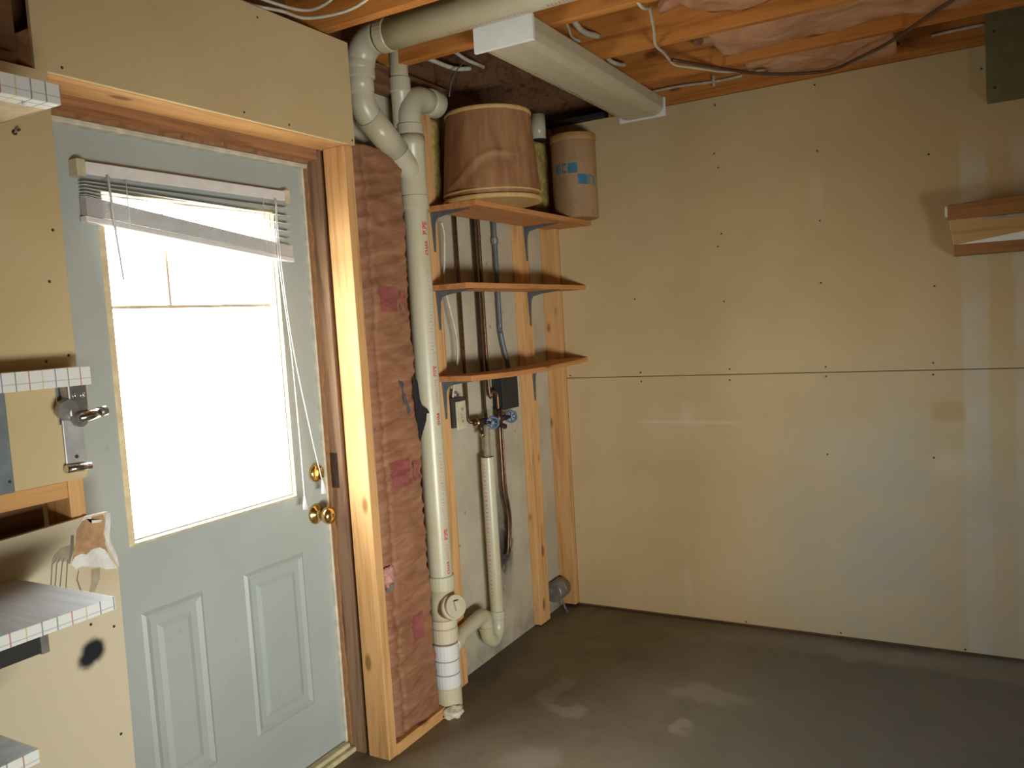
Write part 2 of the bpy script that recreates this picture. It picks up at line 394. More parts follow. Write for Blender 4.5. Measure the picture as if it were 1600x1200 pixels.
def structure(name, label=None):
    o = bpy.data.objects.new(name, None); COL.objects.link(o); o['_b'] = (0., 0., 0.); o['kind'] = 'structure'; o.empty_display_size = .1
    if label: o['label'] = label
    return o
def bx(*a): return MB().box(*a)
def text_polys(s, size=1.0, bold=0.0):
    cu = bpy.data.curves.new('lettering', 'FONT'); cu.body = s; cu.size = size; cu.resolution_u = 3; cu.offset = bold
    o = bpy.data.objects.new('lettering', cu); COL.objects.link(o)
    dg = bpy.context.evaluated_depsgraph_get(); me = bpy.data.meshes.new_from_object(o.evaluated_get(dg))
    v = [(p.co.x, p.co.y) for p in me.vertices]; f = [list(p.vertices) for p in me.polygons]
    bpy.data.objects.remove(o); bpy.data.curves.remove(cu); bpy.data.meshes.remove(me)
    return v, f
def text_mb(s, size, fn, bold=0.0, mb=None):
    v, f = text_polys(s, size, bold); mb = mb or MB(); b = len(mb.v)
    mb.v += [tuple(fn(u, w)) for u, w in v]
    for q in f: mb.face([b+i for i in q])
    return mb, (max(u for u, w in v) if v else 0)
def arc(c, a, b, r, ang0, ang1, n=8):   # points c + r(a cos + b sin)
    c, a, b = Vector(c), Vector(a), Vector(b)
    return [c + r*(a*math.cos(ang0+(ang1-ang0)*i/n) + b*math.sin(ang0+(ang1-ang0)*i/n)) for i in range(n+1)]
def smooth_path(pts, n=6):
    P = [Vector(p) for p in pts]; P = [P[0]*2-P[1]]+P+[P[-1]*2-P[-2]]; out = []
    for i in range(1, len(P)-2):
        for k in range(n):
            t = k/n; a, b, c, d = P[i-1], P[i], P[i+1], P[i+2]
            out.append(.5*((2*b)+(-a+c)*t+(2*a-5*b+4*c-d)*t*t+(-a+3*b-3*c+d)*t**3))
    return out+[P[-2]]

# ================================================================== THE SETTING
FX = .115      # room face of the framing of the left wall
DX = .1275     # room face of its drywall
fl = build('floor', bx(-.2, 4.4, -6.6, .25, -.12, 0), M_floor, kind='structure')
fl['label'] = 'stained bare concrete basement floor'

# ---- left wall
WL = structure('wall_left', 'left wall of bare studs, concrete and unpainted drywall around the door')
build('concrete_panel', bx(-.22, 0, -1.56, .25, 0, 2.30), M_conc, WL)
build('concrete_panel', bx(-.22, 0, -6.6, -2.555, 0, 2.30), M_conc, WL)
build('lintel', bx(-.22, -.005, -2.555, -1.56, 2.062, 2.30), M_darkwood, WL)
build('sill_plate', bx(-.20, .05, -6.6, .25, 2.30, 2.388), M_darkwood, WL)
build('rim_board', bx(-.20, -.03, -6.6, .25, 2.388, 2.58), M_darkwood, WL)
def stud(x0, x1, y0, y1, z0, z1, name='stud', mat=None): return build(name, bx(x0, x1, y0, y1, z0, z1), mat or M_studZ, WL, bevel=.0025)
stud(.025, FX, -1.594, -1.553, 0.0, 2.05)                    # beside the door
stud(.025, FX, -2.602, -2.566, 0, 2.05); stud(.025, FX, -3.02, -2.982, 0, 2.38)
stud(.0, .038, -1.072, -.980, .0, 2.30); stud(.0, .038, -.332, -.236, .005, 2.30)     # flat furring behind the shelves
stud(.0, .084, -.042, -.001, .015, 2.375)                   # corner stud
stud(.010, .075, -2.640, -2.592, 2.053, 2.38, mat=M_darkwood); stud(.010, .10, -2.80, -2.762, 2.09, 2.38, mat=M_darkwood)
build('header_board', bx(.004, FX, -2.587, -1.553, 2.05, 2.14), M_studY, WL, bevel=.002)
build('bottom_plate', bx(.025, .118, -1.553, -1.262, 0, .04), M_studY, WL, bevel=.002)
build('blocking', bx(.03, .112, -2.982, -2.602, 1.125, 1.163), M_studY, WL, bevel=.002)
build('blocking', bx(.02, .10, -2.982, -2.612, 2.05, 2.085), M_darkwood, WL, bevel=.002)
build('backing_board', bx(.001, .008, -2.982, -2.602, 1.0, 1.2), M_darkwood, WL)
build('backing_board', bx(.001, .008, -2.98, -2.60, 2.053, 2.30), M_darkwood, WL)
build('drywall_sheet', bx(FX, DX, -2.588, -1.553, 2.052, 2.376), M_dry, WL, bevel=.0015)
build('drywall_sheet', bx(FX, DX, -6.6, -2.562, 1.165, 2.052), M_dry, WL, bevel=.0015)
low = [(-6.6, 0.0), (-2.524, 0.0), (-2.512, .94), (-2.522, 1.0), (-2.530, 1.055), (-2.524, 1.077), (-2.60, 1.078), (-2.75, 1.072), (-6.6, 1.02)]
ls = build('drywall_sheet', MB().prism(low, lambda u, v, t: (t, u, v), FX, DX), M_drylow, WL)
# torn upper corner of the lower sheet: brown paper under the face, white gypsum at the rips
def patch(name, poly, mat, dx, parent, th=.0012): 
    return build(name, MB().prism(poly, lambda u, v, t: (t, u, v), DX-.001, DX+dx), mat, parent)
patch('torn_paper', [(-2.601, 1.055), (-2.584, 1.074), (-2.536, 1.073), (-2.531, 1.05), (-2.539, 1.005), (-2.533, .985), (-2.560, .988), (-2.597, .992), (-2.621, .982), (-2.606, 1.03)], M_torn, .0008, ls)
patch('gypsum_rip', [(-2.623, .984), (-2.612, .997), (-2.597, 1.0), (-2.585, .995), (-2.572, 1.003), (-2.553, 1.002), (-2.541, .993), (-2.530, .968), (-2.514, .942), (-2.528, .945), (-2.541, .947), (-2.556, .957), (-2.578, .964), (-2.60, .972), (-2.612, .969)], M_gyp, .002, ls)
patch('gypsum_rip', [(-2.531, 1.076), (-2.520, 1.073), (-2.522, 1.05), (-2.529, 1.012), (-2.514, .975), (-2.511, .945), (-2.521, .963), (-2.535, 1.0), (-2.540, 1.03), (-2.534, 1.055)], M_gyp, .0026, ls)
patch('gypsum_rip', [(-2.604, 1.057), (-2.600, 1.063), (-2.583, 1.0795), (-2.566, 1.079), (-2.566, 1.060), (-2.545, 1.058), (-2.54, 1.063), (-2.571, 1.068), (-2.577, 1.073), (-2.588, 1.071)], M_gyp, .0018, ls)
def stroke(poly, w): # polyline strip in (y,z)
    L, R_ = [], []
    for i, p in enumerate(poly):
        q = Vector(poly[min(i+1, len(poly)-1)])-Vector(poly[max(i-1, 0)]); n = Vector((-q[1], q[0])).normalized()*w[i]/2
        L.append((p[0]+n[0], p[1]+n[1])); R_.append((p[0]-n[0], p[1]-n[1]))
    return L+R_[::-1]
fm = MB()
for tp in ([(-2.652, 1.005), (-2.663, .993), (-2.670, .95), (-2.669, .93)], [(-2.645, 1.003), (-2.653, .992), (-2.661, .948), (-2.660, .925)], [(-2.636, 1.0), (-2.641, .99), (-2.651, .941), (-2.650, .92)], [(-2.628, .995), (-2.630, .985), (-2.638, .937), (-2.637, .918)]):
    fm.prism(stroke(tp, [.003, .0028, .0025, .002]), lambda u, v, t: (t, u, v), DX-.0005, DX+.0006)
build('fork_shaped_mark', fm, M_mark, ls)
patch('fork_head_mark', [(-2.664, .997), (-2.657, 1.012), (-2.640, 1.024), (-2.615, 1.026), (-2.612, 1.01), (-2.625, .990), (-2.645, .996)], M_mark2, .0004, ls)
patch('paint_mark', stroke([(-2.612, 1.045), (-2.616, 1.015), (-2.626, .985)], [.006, .009, .004]), M_mark, .0005, ls)
patch('paint_mark', stroke([(-2.606, .965), (-2.612, .945), (-2.603, .905)], [.002, .003, .004]), M_mark, .0005, ls)
patch('paint_mark', [(-2.577, .958), (-2.556, .955), (-2.560, .93), (-2.575, .905), (-2.588, .908), (-2.580, .93)], M_mark2, .0004, ls)
sc = MB()
for (y, z) in [(-2.013, 2.07), (-2.528, 2.068), (-1.935, 2.345), (-1.844, 2.066), (-1.566, 2.066), (-2.586, 1.711), (-2.605, 1.600), (-2.579, 1.439), (-2.63, 1.429), (-2.537, .812), (-2.546, .560), (-2.591, .836)]:
    sc.tube([(DX-.002, y, z), (DX+.0008, y, z)], .0033, 8, True, False)
build('screw_heads', sc, M_screw, WL, kind='stuff')

# ---- back wall
WB = structure('wall_back', 'back wall of two unpainted drywall sheets with a horizontal seam')
build('drywall_sheet', bx(.083, 4.4, 0, .0125, .012, 1.1585), M_dryback, WB, bevel=.0012)
build('drywall_sheet', bx(.083, 4.4, 0, .0125, 1.1615, 2.385), M_dryback, WB, bevel=.0012)
build('wall_core', bx(-.2, 4.4, .0135, .25, 0, 2.385), M_darkwood, WB)
build('top_plate', bx(.375, 4.4, .006, .25, 2.387, 2.58), M_joist, WB)
build('dark_cavity_board', bx(-.2, .375, .12, .25, 2.387, 2.58), M_darkwood, WB)
sc = MB()
for (x, z) in [(0.868,2.142),(0.883,2.078),(0.885,1.789),(0.868,1.734),(1.299,2.086),(1.300,1.798),(1.297,1.539),(1.711,2.009),(1.721,1.494),(0.464,1.528),(0.884,1.488),(1.297,2.355),(0.897,1.184),(0.895,1.135),(0.474,1.179),(0.475,1.136),(1.304,1.184),(1.305,1.143),(1.710,1.189),(1.709,1.142),(0.104,1.172),(1.300,0.808),(1.705,0.805),(0.925,0.022),(1.331,0.026),(1.802,0.022),(0.880,2.350),(1.895,2.30)]:
    sc.tube([(x, .002, z), (x, -.0009, z)], .0042, 8, True, False)
build('screw_heads', sc, M_screw, WB, kind='stuff')

# ---- right and front walls of the room, out of the picture
wr = structure('wall_right', 'unseen right-hand wall with a slanted bay added around the low fill light')
def slab(u0, u1, z0, z1, mat, d0=.05, d1=.17):   # pieces of the bay added around the fill light: u along it, d behind the light
    cx, cy, sx, sy, nx, ny = 3.16, -3.48, .5736, .8192, .8192, -.5736
    q = [(cx+sx*u+nx*d, cy+sy*u+ny*d) for u, d in ((u0, d0), (u1, d0), (u1, d1), (u0, d1))]
    build('drywall_sheet', MB().hexa([(a, b, z0) for a, b in q]+[(a, b, z1) for a, b in q]), mat, wr)
slab(-1.15, -.74, 0, 2.58, M_dry); slab(.74, 1.0, 0, 2.58, M_dry); slab(-.74, .74, 0, .08, M_dry); slab(-.74, .74, .62, 2.58, M_dry); slab(-.74, .74, .08, .62, M_white, .14, .17)
build('drywall_sheet', bx(3.72, 3.86, -2.70, .25, 0, 2.58), M_dry, wr); build('drywall_sheet', bx(2.50, 2.62, -5.75, -4.38, 0, 2.58), M_dry, wr)
wf = build('wall_front', bx(-.2, 2.6, -5.75, -5.6, 0, 2.58), M_dry, kind='structure'); wf['label'] = 'plain drywall wall behind the viewer'

# ---- ceiling
CE = structure('ceiling', 'open ceiling of pine joists under subfloor boards')
for i in range(17):
    x0 = -.2+i*.275; build('subfloor_board', bx(x0, x0+.272, -6.6, .25, 2.575, 2.595), M_subfloor, CE)
build('light_leak_slab', bx(-.25, 4.5, -6.6, .3, 2.597, 2.66), M_darkwood, CE)  # unseen slab added to stop sky light leaking between the boards
for k in range(13):
    y1 = -.378-.413*k
    build('joist', bx(-.03, 4.3, y1-.038, y1, 2.39, 2.575), M_joist, CE, bevel=.002)
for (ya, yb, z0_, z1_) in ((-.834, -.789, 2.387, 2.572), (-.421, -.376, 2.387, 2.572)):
    build('bay_shade_board', bx(-.028, .475, ya, yb, z0_, z1_), M_darkwood, CE)  # dark boards added over the joists to paint the shade beside the light
for i in range(4): build('bay_shade_board', bx(-.02+i*.125, -.02+i*.125+.122, -1.19, .10, 2.558, 2.574), M_darkwood, CE)  # painted shade for the top of the same bay
# insulation facing that sags between the joists on the right
def sag(x0, x1, y0, y1, zf, nx=46, ny=12, seed=0, drop=.05, ragged=.05):
    m = MB(); top = []
    for i in range(nx+1):
        for j in range(ny+1):
            u, v = i/nx, j/ny; rag = noise.noise(Vector((v*3, seed, 1)))*ragged*(1-u)
            x = x0+(x1-x0)*u+rag; y = y0+(y1-y0)*v
            s_ = math.sin(PI*v)**.6
            z = zf - drop*s_*(.6+.5*noise.noise(Vector((x*2.3, y*3, seed)))) + .028*noise.noise(Vector((x*6, y*9, seed+3))) + .012*noise.noise(Vector((x*17, y*21, seed)))
            if u < .03: z += .04
            m.v.append((x, y, z))
    for i in range(nx):
        for j in range(ny):
            a = i*(ny+1)+j; m.face([a, a+1, a+ny+2, a+ny+1], True)
    b = len(m.v); m.v += [(x, y, z+.025) for x, y, z in m.v[:]]
    for i in range(nx):
        for j in range(ny):
            a = b+i*(ny+1)+j; m.face([a, a+ny+1, a+ny+2, a+1], True)
    n1 = ny+1
    for i in range(nx):
        for e in (0, ny): a = i*n1+e; m.face([a, a+n1, a+n1+b, a+b])
    for j in range(ny):
        for e in (0, nx): a = e*n1+j; m.face([a, a+1, a+1+b, a+b])
    return m
# ================================================================== THE DOOR
D = structure('door_1', 'grey half-glass exterior door in a weathered frame')
DF = -.08
wy0, wy1, wz0, wz1 = -2.342, -1.726, .92, 1.86      # outer edge of the glazing frame
y0, y1, z0, z1 = -2.500, -1.592, .022, 2.012
sl = MB()
hy0, hy1, hz0, hz1 = wy0+.022, wy1-.022, wz0+.022, wz1-.022
sl.box(DF-.045, DF, y0, hy0, z0, z1); sl.box(DF-.045, DF, hy1, y1, z0, z1); sl.box(DF-.045, DF, hy0, hy1, z0, hz0); sl.box(DF-.045, DF, hy0, hy1, hz1, z1)
slab = build('slab', sl, M_door, D)
def frame(a0, a1, b0, b1, w, x0, x1, slope=0.0, mat=None, name='moulding', parent=None):
    m = MB(); o = [(a0, b0), (a1, b0), (a1, b1), (a0, b1)]; i_ = [(a0+w, b0+w), (a1-w, b0+w), (a1-w, b1-w), (a0+w, b1-w)]
    k = w*.4; c_ = [(a0+k, b0+k), (a1-k, b0+k), (a1-k, b1-k), (a0+k, b1-k)]
    for loop, xx in ((o, x0), (c_, x1), (i_, x0+slope)): m.v += [(xx, p[0], p[1]) for p in loop]
    for r_ in range(2):
        for q in range(4): m.face([r_*4+q, r_*4+(q+1) % 4, r_*4+4+(q+1) % 4, r_*4+4+q])
    for q in range(4): m.face([8+q, 8+(q+1) % 4, (q+1) % 4, q])
    return build(name, m, mat, parent)
for (a0, a1) in ((-2.325, -2.125), (-1.975, -1.722)):
    pz0, pz1 = .225, .742
    pn = build('panel', MB().hexa([(DF, a0+.045, pz0+.045), (DF, a1-.045, pz0+.045), (DF, a1-.045, pz1-.045), (DF, a0+.045, pz1-.045), (DF+.005, a0+.06, pz0+.06), (DF+.005, a1-.06, pz0+.06), (DF+.005, a1-.06, pz1-.06), (DF+.005, a0+.06, pz1-.06)]), M_door, D)
    frame(a0, a1, pz0, pz1, .028, DF-.001, DF+.006, 0, M_door, 'moulding', pn)
wfm = MB()
wfr = frame(wy0, wy1, wz0, wz1, .034, DF-.005, DF+.011, -.03, M_yellowpl, 'window_frame', D)
build('inner_bead', bx(DF-.045, DF-.02, hy0, hy0+.006, hz0, hz1).box(DF-.045, DF-.02, hy1-.006, hy1, hz0, hz1).box(DF-.045, DF-.02, hy0, hy1, hz0, hz0+.006).box(DF-.045, DF-.02, hy0, hy1, hz1-.006, hz1), M_yellowpl, wfr)
build('pane', bx(DF-.034, DF-.030, hy0, hy1, hz0, hz1), M_glass, wfr)
build('muntin', bx(DF-.030, DF-.024, hy0, hy1, 1.550, 1.559), M_muntin, wfr)
build('muntin', bx(DF-.030, DF-.024, -2.128, -2.120, 1.559, hz1), M_muntin, wfr)
# frame: jambs, head, stops
build('jamb', bx(-.22, .001, -1.588, -1.56, 0, 2.05), M_jamb, D); build('jamb', bx(-.22, .001, -2.555, -2.512, 0, 2.05), M_jamb, D)
build('head_jamb', bx(-.22, -.008, -2.512, -1.588, 2.022, 2.058), M_headjamb, D)
tw = MB(); n = 40   # torn inner edge of the jamb casing
pts = [(-.066, 2.02)]+[(-.052+.010*noise.noise(Vector((i*.9, 2, 0)))+.006*noise.noise(Vector((i*2.7, 5, 0))), 2.02-i*2.0/n) for i in range(n+1)]+[(-.066, .02)]
tw.prism(pts, lambda u, v, t: (u, t, v), -1.594, -1.588); build('torn_jamb_edge', tw, plain('ripped_wood', (.38, .19, .08, 1), .85, scale=60), D)
tw = MB(); pts = [(-2.50, -.055)]+[(-2.50+i*.9/30, -.035+.022*noise.noise(Vector((i*.8, 9, 0)))) for i in range(31)]+[(-1.60, -.055)]
tw.prism(pts, lambda u, v, t: (v, u, t), 2.012, 2.022); build('torn_jamb_edge', tw, bpy.data.materials['ripped_wood'], D)
build('weatherstrip', bx(DF-.01, -.066, -1.601, -1.590, .03, 2.016), M_cream, D, bevel=.003)
build('weatherstrip', bx(DF-.01, -.066, -2.512, -2.498, .03, 2.016), M_cream, D)
build('weatherstrip', bx(DF-.01, -.050, -2.512, -1.590, 2.000, 2.021), M_cream, D, bevel=.003)
build('threshold', bx(-.20, -.035, -2.512, -1.588, 0, .018).box(DF+.002, -.05, -2.512, -1.60, .018, .034), M_sill, D, bevel=.004)
build('latch_plate', bx(-.055, -.02, -1.5895, -1.587, .93, 1.05), M_bronze, D)
# knob and deadbolt
def lathe_x(prof, c, seg=28):   # lathe about +x ; prof (r, x)
    m = MB(); m.lathe(prof, (0, 0, 0), seg); m.v = [(c[0]+z, c[1]+x, c[2]+y) for (x, y, z) in m.v]; return m
kn = build('knob', lathe_x([(.033, 0), (.034, .004), (.030, .009), (.016, .013), (.012, .02), (.0115, .034), (.018, .040), (.026, .047), (.0295, .058), (.028, .068), (.020, .076), (.008, .079)], (DF, -1.650, .851)), M_brass, D)
build('keyhole', bx(DF+.079, DF+.082, -1.652, -1.648, .845, .857), M_bronze, kn)
db = build('deadbolt', lathe_x([(.031, 0), (.032, .005), (.028, .012), (.020, .015), (.006, .016)], (DF, -1.634, .989)), M_brass, D)
build('thumb_turn', bx(DF+.014, DF+.034, -1.638, -1.630, .972, 1.006), M_brass, db, bevel=.003)

# ================================================================== MINI BLIND
B = thing('mini_blind', 'white mini blind pulled up crookedly at the top of the door glass', 'blind', (DF, -2.04, 1.70))
build('headrail', bx(DF+.004, DF+.03, -2.388, -1.694, 1.882, 1.914), M_blind, B, bevel=.002)
for (a, b) in ((-2.402, -2.378), (-1.704, -1.682)): build('end_bracket', bx(DF, DF+.034, a, b, 1.876, 1.918), M_ivory, B, bevel=.002)
def slat(zl, zr, k, th=.0008, name='slat'):
    xa, xb = DF+.006, DF+.030
    m = MB().hexa([(xa, -2.384, zl), (xb, -2.384, zl-.002), (xb, -1.688, zr-.002), (xa, -1.688, zr), (xa, -2.384, zl+th), (xb, -2.384, zl+th-.002), (xb, -1.688, zr+th-.002), (xa, -1.688, zr+th)])
    return build(name, m, M_blind, B)
for i in range(5): slat(1.866-.008*i, 1.862-.025*i, i)
for i in range(15): slat(1.784+.0032*i, 1.707+.0024*i, i, .0016)
m = MB(); xa, xb = DF+.004, DF+.032; t_ = .016
m.hexa([(xa, -2.388, 1.765), (xb, -2.388, 1.765), (xb, -1.684, 1.688), (xa, -1.684, 1.688), (xa, -2.388, 1.765+t_), (xb, -2.388, 1.765+t_), (xb, -1.684, 1.688+t_), (xa, -1.684, 1.688+t_)])
build('bottom_rail', m, M_blind, B, bevel=.003)
for y, zb in ((-2.27, 1.76), (-1.80, 1.71)):
    build('ladder_cord', MB().tube([(DF+.033, y, 1.882), (DF+.033, y, zb)], .0012, 6), M_cord, B)
build('tilt_wand', MB().tube([(DF+.040, -2.325, 1.882), (DF+.043, -2.322, 1.77), (DF+.045, -2.312, 1.62)], .003, 8), M_blind, B)
c1 = build('pull_cord', MB().tube(smooth_path([(DF+.036, -1.752, 1.884), (DF+.042, -1.764, 1.70), (DF+.045, -1.745, 1.40), (DF+.048, -1.742, 1.1), (DF+.05, -1.744, .93)]), .0016, 6), M_cord, B)
build('tassel', MB().tube([(DF+.05, -1.744, .935), (DF+.05, -1.744, .92), (DF+.05, -1.744, .892)], [.003, .005, .0095], 10), M_blind, c1)
c2 = build('pull_cord', MB().tube(smooth_path([(DF+.037, -1.750, 1.884), (DF+.045, -1.758, 1.70), (DF+.047, -1.738, 1.42), (DF+.05, -1.690, 1.12), (DF+.05, -1.657, .965)]), .0016, 6), M_cord, B)
build('tassel', MB().tube([(DF+.05, -1.657, .97), (DF+.05, -1.656, .955), (DF+.05, -1.655, .925)], [.003, .005, .0095], 10), M_blind, c2)

# ================================================================== INSULATION BATT
def batt_x(y, z):
    u = (y+1.551)/(1.551-1.17)
    b = .078+.026*math.sin(PI*min(1, max(0, u)))**.5
    w = .014*noise.noise(Vector((y*5, z*7+y*2.5, 1.3)))+.012*noise.noise(Vector((y*4, z*30-y*7, 4)))+.005*noise.noise(Vector((y*9, z*70-y*20, 8)))-.006*math.exp(-((y+1.478)/.008)**2)
    env = min(1, max(0, (y+1.549)/.03))
    x = b+w*env
    if y < -1.505: x -= .012*(1-(y+1.551)/.046)
    k = min(1, max(0, (y+1.285)/.04)); x = x*(1-k)+min(x, .040)*k
    if z > 2.04: x -= (z-2.04)*.35
    return x
m = MB(); ny, nz = 60, 330
for j in range(nz+1):
    for i in range(ny+1):
        y = -1.551+.381*i/ny; z = .041+(2.035-.075*max(0, i/ny-.45)**1.2)*j/nz
        m.v.append((batt_x(y, z), y, z))
for j in range(nz):
    for i in range(ny): a = j*(ny+1)+i; m.face([a, a+1, a+ny+2, a+ny+1], True)
b = len(m.v); idx = [i for i in range(ny+1)]+[j*(ny+1)+ny for j in range(1, nz+1)]+[nz*(ny+1)+i for i in range(ny-1, -1, -1)]+[j*(ny+1) for j in range(nz-1, 0, -1)]
m.v += [(.003, m.v[i][1], m.v[i][2]) for i in idx]
for q in range(len(idx)): m.face([idx[q], idx[(q+1) % len(idx)], b+(q+1) % len(idx), b+q])
IN = single('insulation_batt', m, M_kraft, 'brown kraft-faced insulation batt between the door stud and the drain stack', 'insulation', (0, -1.36, .04))
def on_batt(name, mb_pts, mat, off=.0015):  # flat print lying on the wrinkled facing
    m = MB(); m.v = [(batt_x(y, z)+off, y, z) for y, z in mb_pts[0]]
    for f in mb_pts[1]: m.face(f)
    return build(name, m, mat, IN)
def rect_grid(y0, y1, z0, z1, n=10, k=10):
    v = [(y0+(y1-y0)*i/n, z0+(z1-z0)*j/k) for j in range(k+1) for i in range(n+1)]
    return v, [[j*(n+1)+i, j*(n+1)+i+1, (j+1)*(n+1)+i+1, (j+1)*(n+1)+i] for j in range(k) for i in range(n)]
def letter_on(s, y, z, size):
    v, f = text_polys(s, size, .003); bm = bmesh.new(); vs = [bm.verts.new((u, w, 0)) for u, w in v]
    for q in f:
        try: bm.faces.new([vs[i] for i in q])
        except ValueError: pass
    bmesh.ops.triangulate(bm, faces=bm.faces); bmesh.ops.subdivide_edges(bm, edges=bm.edges, cuts=2, use_grid_fill=True)
    bm.verts.index_update(); out = ([(y+p.co.x, z+p.co.y) for p in bm.verts], [[q.index for q in f_.verts] for f_ in bm.faces]); bm.free(); return out
for (ya, yb, za, zb) in ((-1.452, -1.356, 1.515, 1.600), (-1.457, -1.356, .905, .995), (-1.395, -1.335, .335, .430)):
    on_batt('red_block_print', rect_grid(ya, yb, za, zb), M_kraftred)
for (y, z) in ((-1.342, 1.520), (-1.342, .912)): on_batt('letter_print', letter_on('R', y, z, .095), M_kraftred, .002)
# tear with black film and the pipe strap end, pink fibre showing through lower down
fl_ = MB(); pts = [(-1.322, 1.262), (-1.306, 1.28), (-1.296, 1.26), (-1.292, 1.20), (-1.280, 1.172), (-1.262, 1.160), (-1.248, 1.142), (-1.263, 1.143), (-1.268, 1.115), (-1.290, 1.075), (-1.303, 1.045), (-1.308, 1.10), (-1.315, 1.17)]
fl_.prism(pts, lambda u, v, t: (.118+.012*max(0, (u+1.30)/.05)+.004*noise.noise(Vector((u*40, v*40, 0)))+t, u, v), 0, .0015)
build('torn_black_film', fl_, M_blackfilm, IN)
fl_ = MB(); pts = [(-1.378, 1.275), (-1.352, 1.265), (-1.345, 1.21), (-1.332, 1.165), (-1.345, 1.150), (-1.358, 1.195), (-1.370, 1.235)]
fl_.prism(pts, lambda u, v, t: (batt_x(u, v)+.003+t, u, v), 0, .0012); build('torn_black_film', fl_, plain('grey_film', (.10, .095, .10, 1), .4), IN)
def fluff(c, r, sc, seed, n=16, k=10):
    m = MB()
    for j in range(k+1):
        for i in range(n):
            a, b_ = 2*PI*i/n, PI*j/k; d = Vector((math.sin(b_)*math.cos(a), math.sin(b_)*math.sin(a), math.cos(b_)))
            q = r*(1+.45*noise.noise(d*2.2+Vector((seed, 0, 0)))+.2*noise.noise(d*6+Vector((seed, 3, 0))))
            m.v.append((c[0]+d[0]*q*sc[0], c[1]+d[1]*q*sc[1], c[2]+d[2]*q*sc[2]))
    for j in range(k):
        for i in range(n): m.face([j*n+i, j*n+(i+1) % n, (j+1)*n+(i+1) % n, (j+1)*n+i], True)
    return m
build('pink_fibre_tuft', fluff((.088, -1.505, .612), .030, (.8, .9, 1.2), 2), M_pinkfluff, IN)
build('grey_fibre_tuft', fluff((.088, -1.500, .575), .020, (.8, .9, 1.2), 5), plain('grey_fibre', (.20, .16, .14, 1), .95), IN)
build('grey_fibre_tuft', fluff((.083, -1.512, 1.118), .013, (.7, 1.3, .8), 8), bpy.data.materials['grey_fibre'], IN)

# ================================================================== DRAIN STACK (PVC)
SX, SY, R4 = .100, -1.208, .0445
ST = thing('drain_stack', 'cream plastic drain stack with wye, cleanout and trap left of the shelves', 'drain pipe', (SX, SY, 0))
def part(name, mb, mat=M_pvc, parent=ST, **k): return build(name, mb, mat, parent, **k)
main = part('stack_pipe', MB().tube([(SX, SY, .02), (SX, SY, 2.2)], R4, 32, False))
# fittings along the stack: (z centre, height, radius)
for (z, h, r, mt) in ((.055, .09, .0500, M_pvcd), (.125, .052, .0505, M_pvcw), (.178, .052, .0495, M_pvcw), (.236, .062, .0500, M_pvcw), (.300, .055, .0510, M_pvcd), (.345, .034, .0500, M_pvcd), (.500, .055, .0515, M_pvc), (1.905, .05, .0510, M_pvc)):
    part('coupling', MB().ring((SX, SY, z), (0, 0, 1), r, h), mt)
for z in (.099, .151, .205, .268, .328, .361): part('joint_line', MB().ring((SX, SY, z), (0, 0, 1), .0480, .006, lip=.001), M_glue)
# cleanout
cn = Vector((.80, -.30, .30)).normalized(); c0 = Vector((SX, SY, .395))
co = part('cleanout_hub', MB().tube([c0, c0+cn*.05, c0+cn*.052, c0+cn*.078], [.041, .041, .046, .046], 28), M_pvcd)
part('cleanout_body', MB().tube([(SX, SY, .35), (SX, SY, .48)], .0475, 28), M_pvcd)
pl = part('cleanout_plug', MB().tube([c0+cn*.078, c0+cn*.082, c0+cn*.094, c0+cn*.096], [.0405, .0425, .0425, .0405], 28), M_pvc)
t1 = cn.cross(Vector((0, 0, 1))).normalized(); t2 = cn.cross(t1)
def obox(c, a, b, d, ha, hb, hd):
    c = Vector(c); return MB().hexa([c-a*ha-b*hb-d*hd, c+a*ha-b*hb-d*hd, c+a*ha+b*hb-d*hd, c-a*ha+b*hb-d*hd, c-a*ha-b*hb+d*hd, c+a*ha-b*hb+d*hd, c+a*ha+b*hb+d*hd, c-a*ha+b*hb+d*hd])
build('square_lug', obox(c0+cn*.101, t1, t2, cn, .011, .019, .007), M_pvc, pl, bevel=.002)
build('lug_recess', obox(c0+cn*.1085, t1, t2, cn, .0045, .013, .001), M_pvcd, pl)
# standpipe and trap
PX, PY, R2 = .062, -.762, .0285
arm_z = .245
trap = smooth_path([(PX, PY, .23), (PX, PY, .175), (PX, PY-.012, .14), (PX, PY-.045, .118), (PX, PY-.078, .14), (PX, PY-.092, .175), (PX, PY-.095, .205), (PX+.001, PY-.106, .237), (PX+.003, PY-.135, .252), (PX+.008, PY-.19, .250), (SX-.02, SY+.12, .238), (SX, SY, .228)], 5)
part('trap', MB().tube(trap, .0295, 24))
part('standpipe', MB().tube([(PX, PY, .21), (PX, PY, .895)], R2, 28, False).tube([(PX, PY, .895), (PX, PY, .60)], R2*.88, 28, False).tube([(PX, PY, .895), (PX, PY, .8951)], [R2, R2*.88], 28, False, False))
for (c, d, r, h) in (((PX, PY, .215), (0, 0, 1), .0335, .035), ((PX, PY-.095, .187), (0, 0, 1), .0325, .012), ((SX-.012, SY+.078, .233), (-.1, .99, .04), .036, .045)):
    part('coupling', MB().ring(c, d, r, h), M_pvc)
# foam collar at the floor
part('floor_foam', fluff((SX+.035, SY-.035, .016), .042, (.9, 1.05, .55), 3, 22, 14), M_foam)
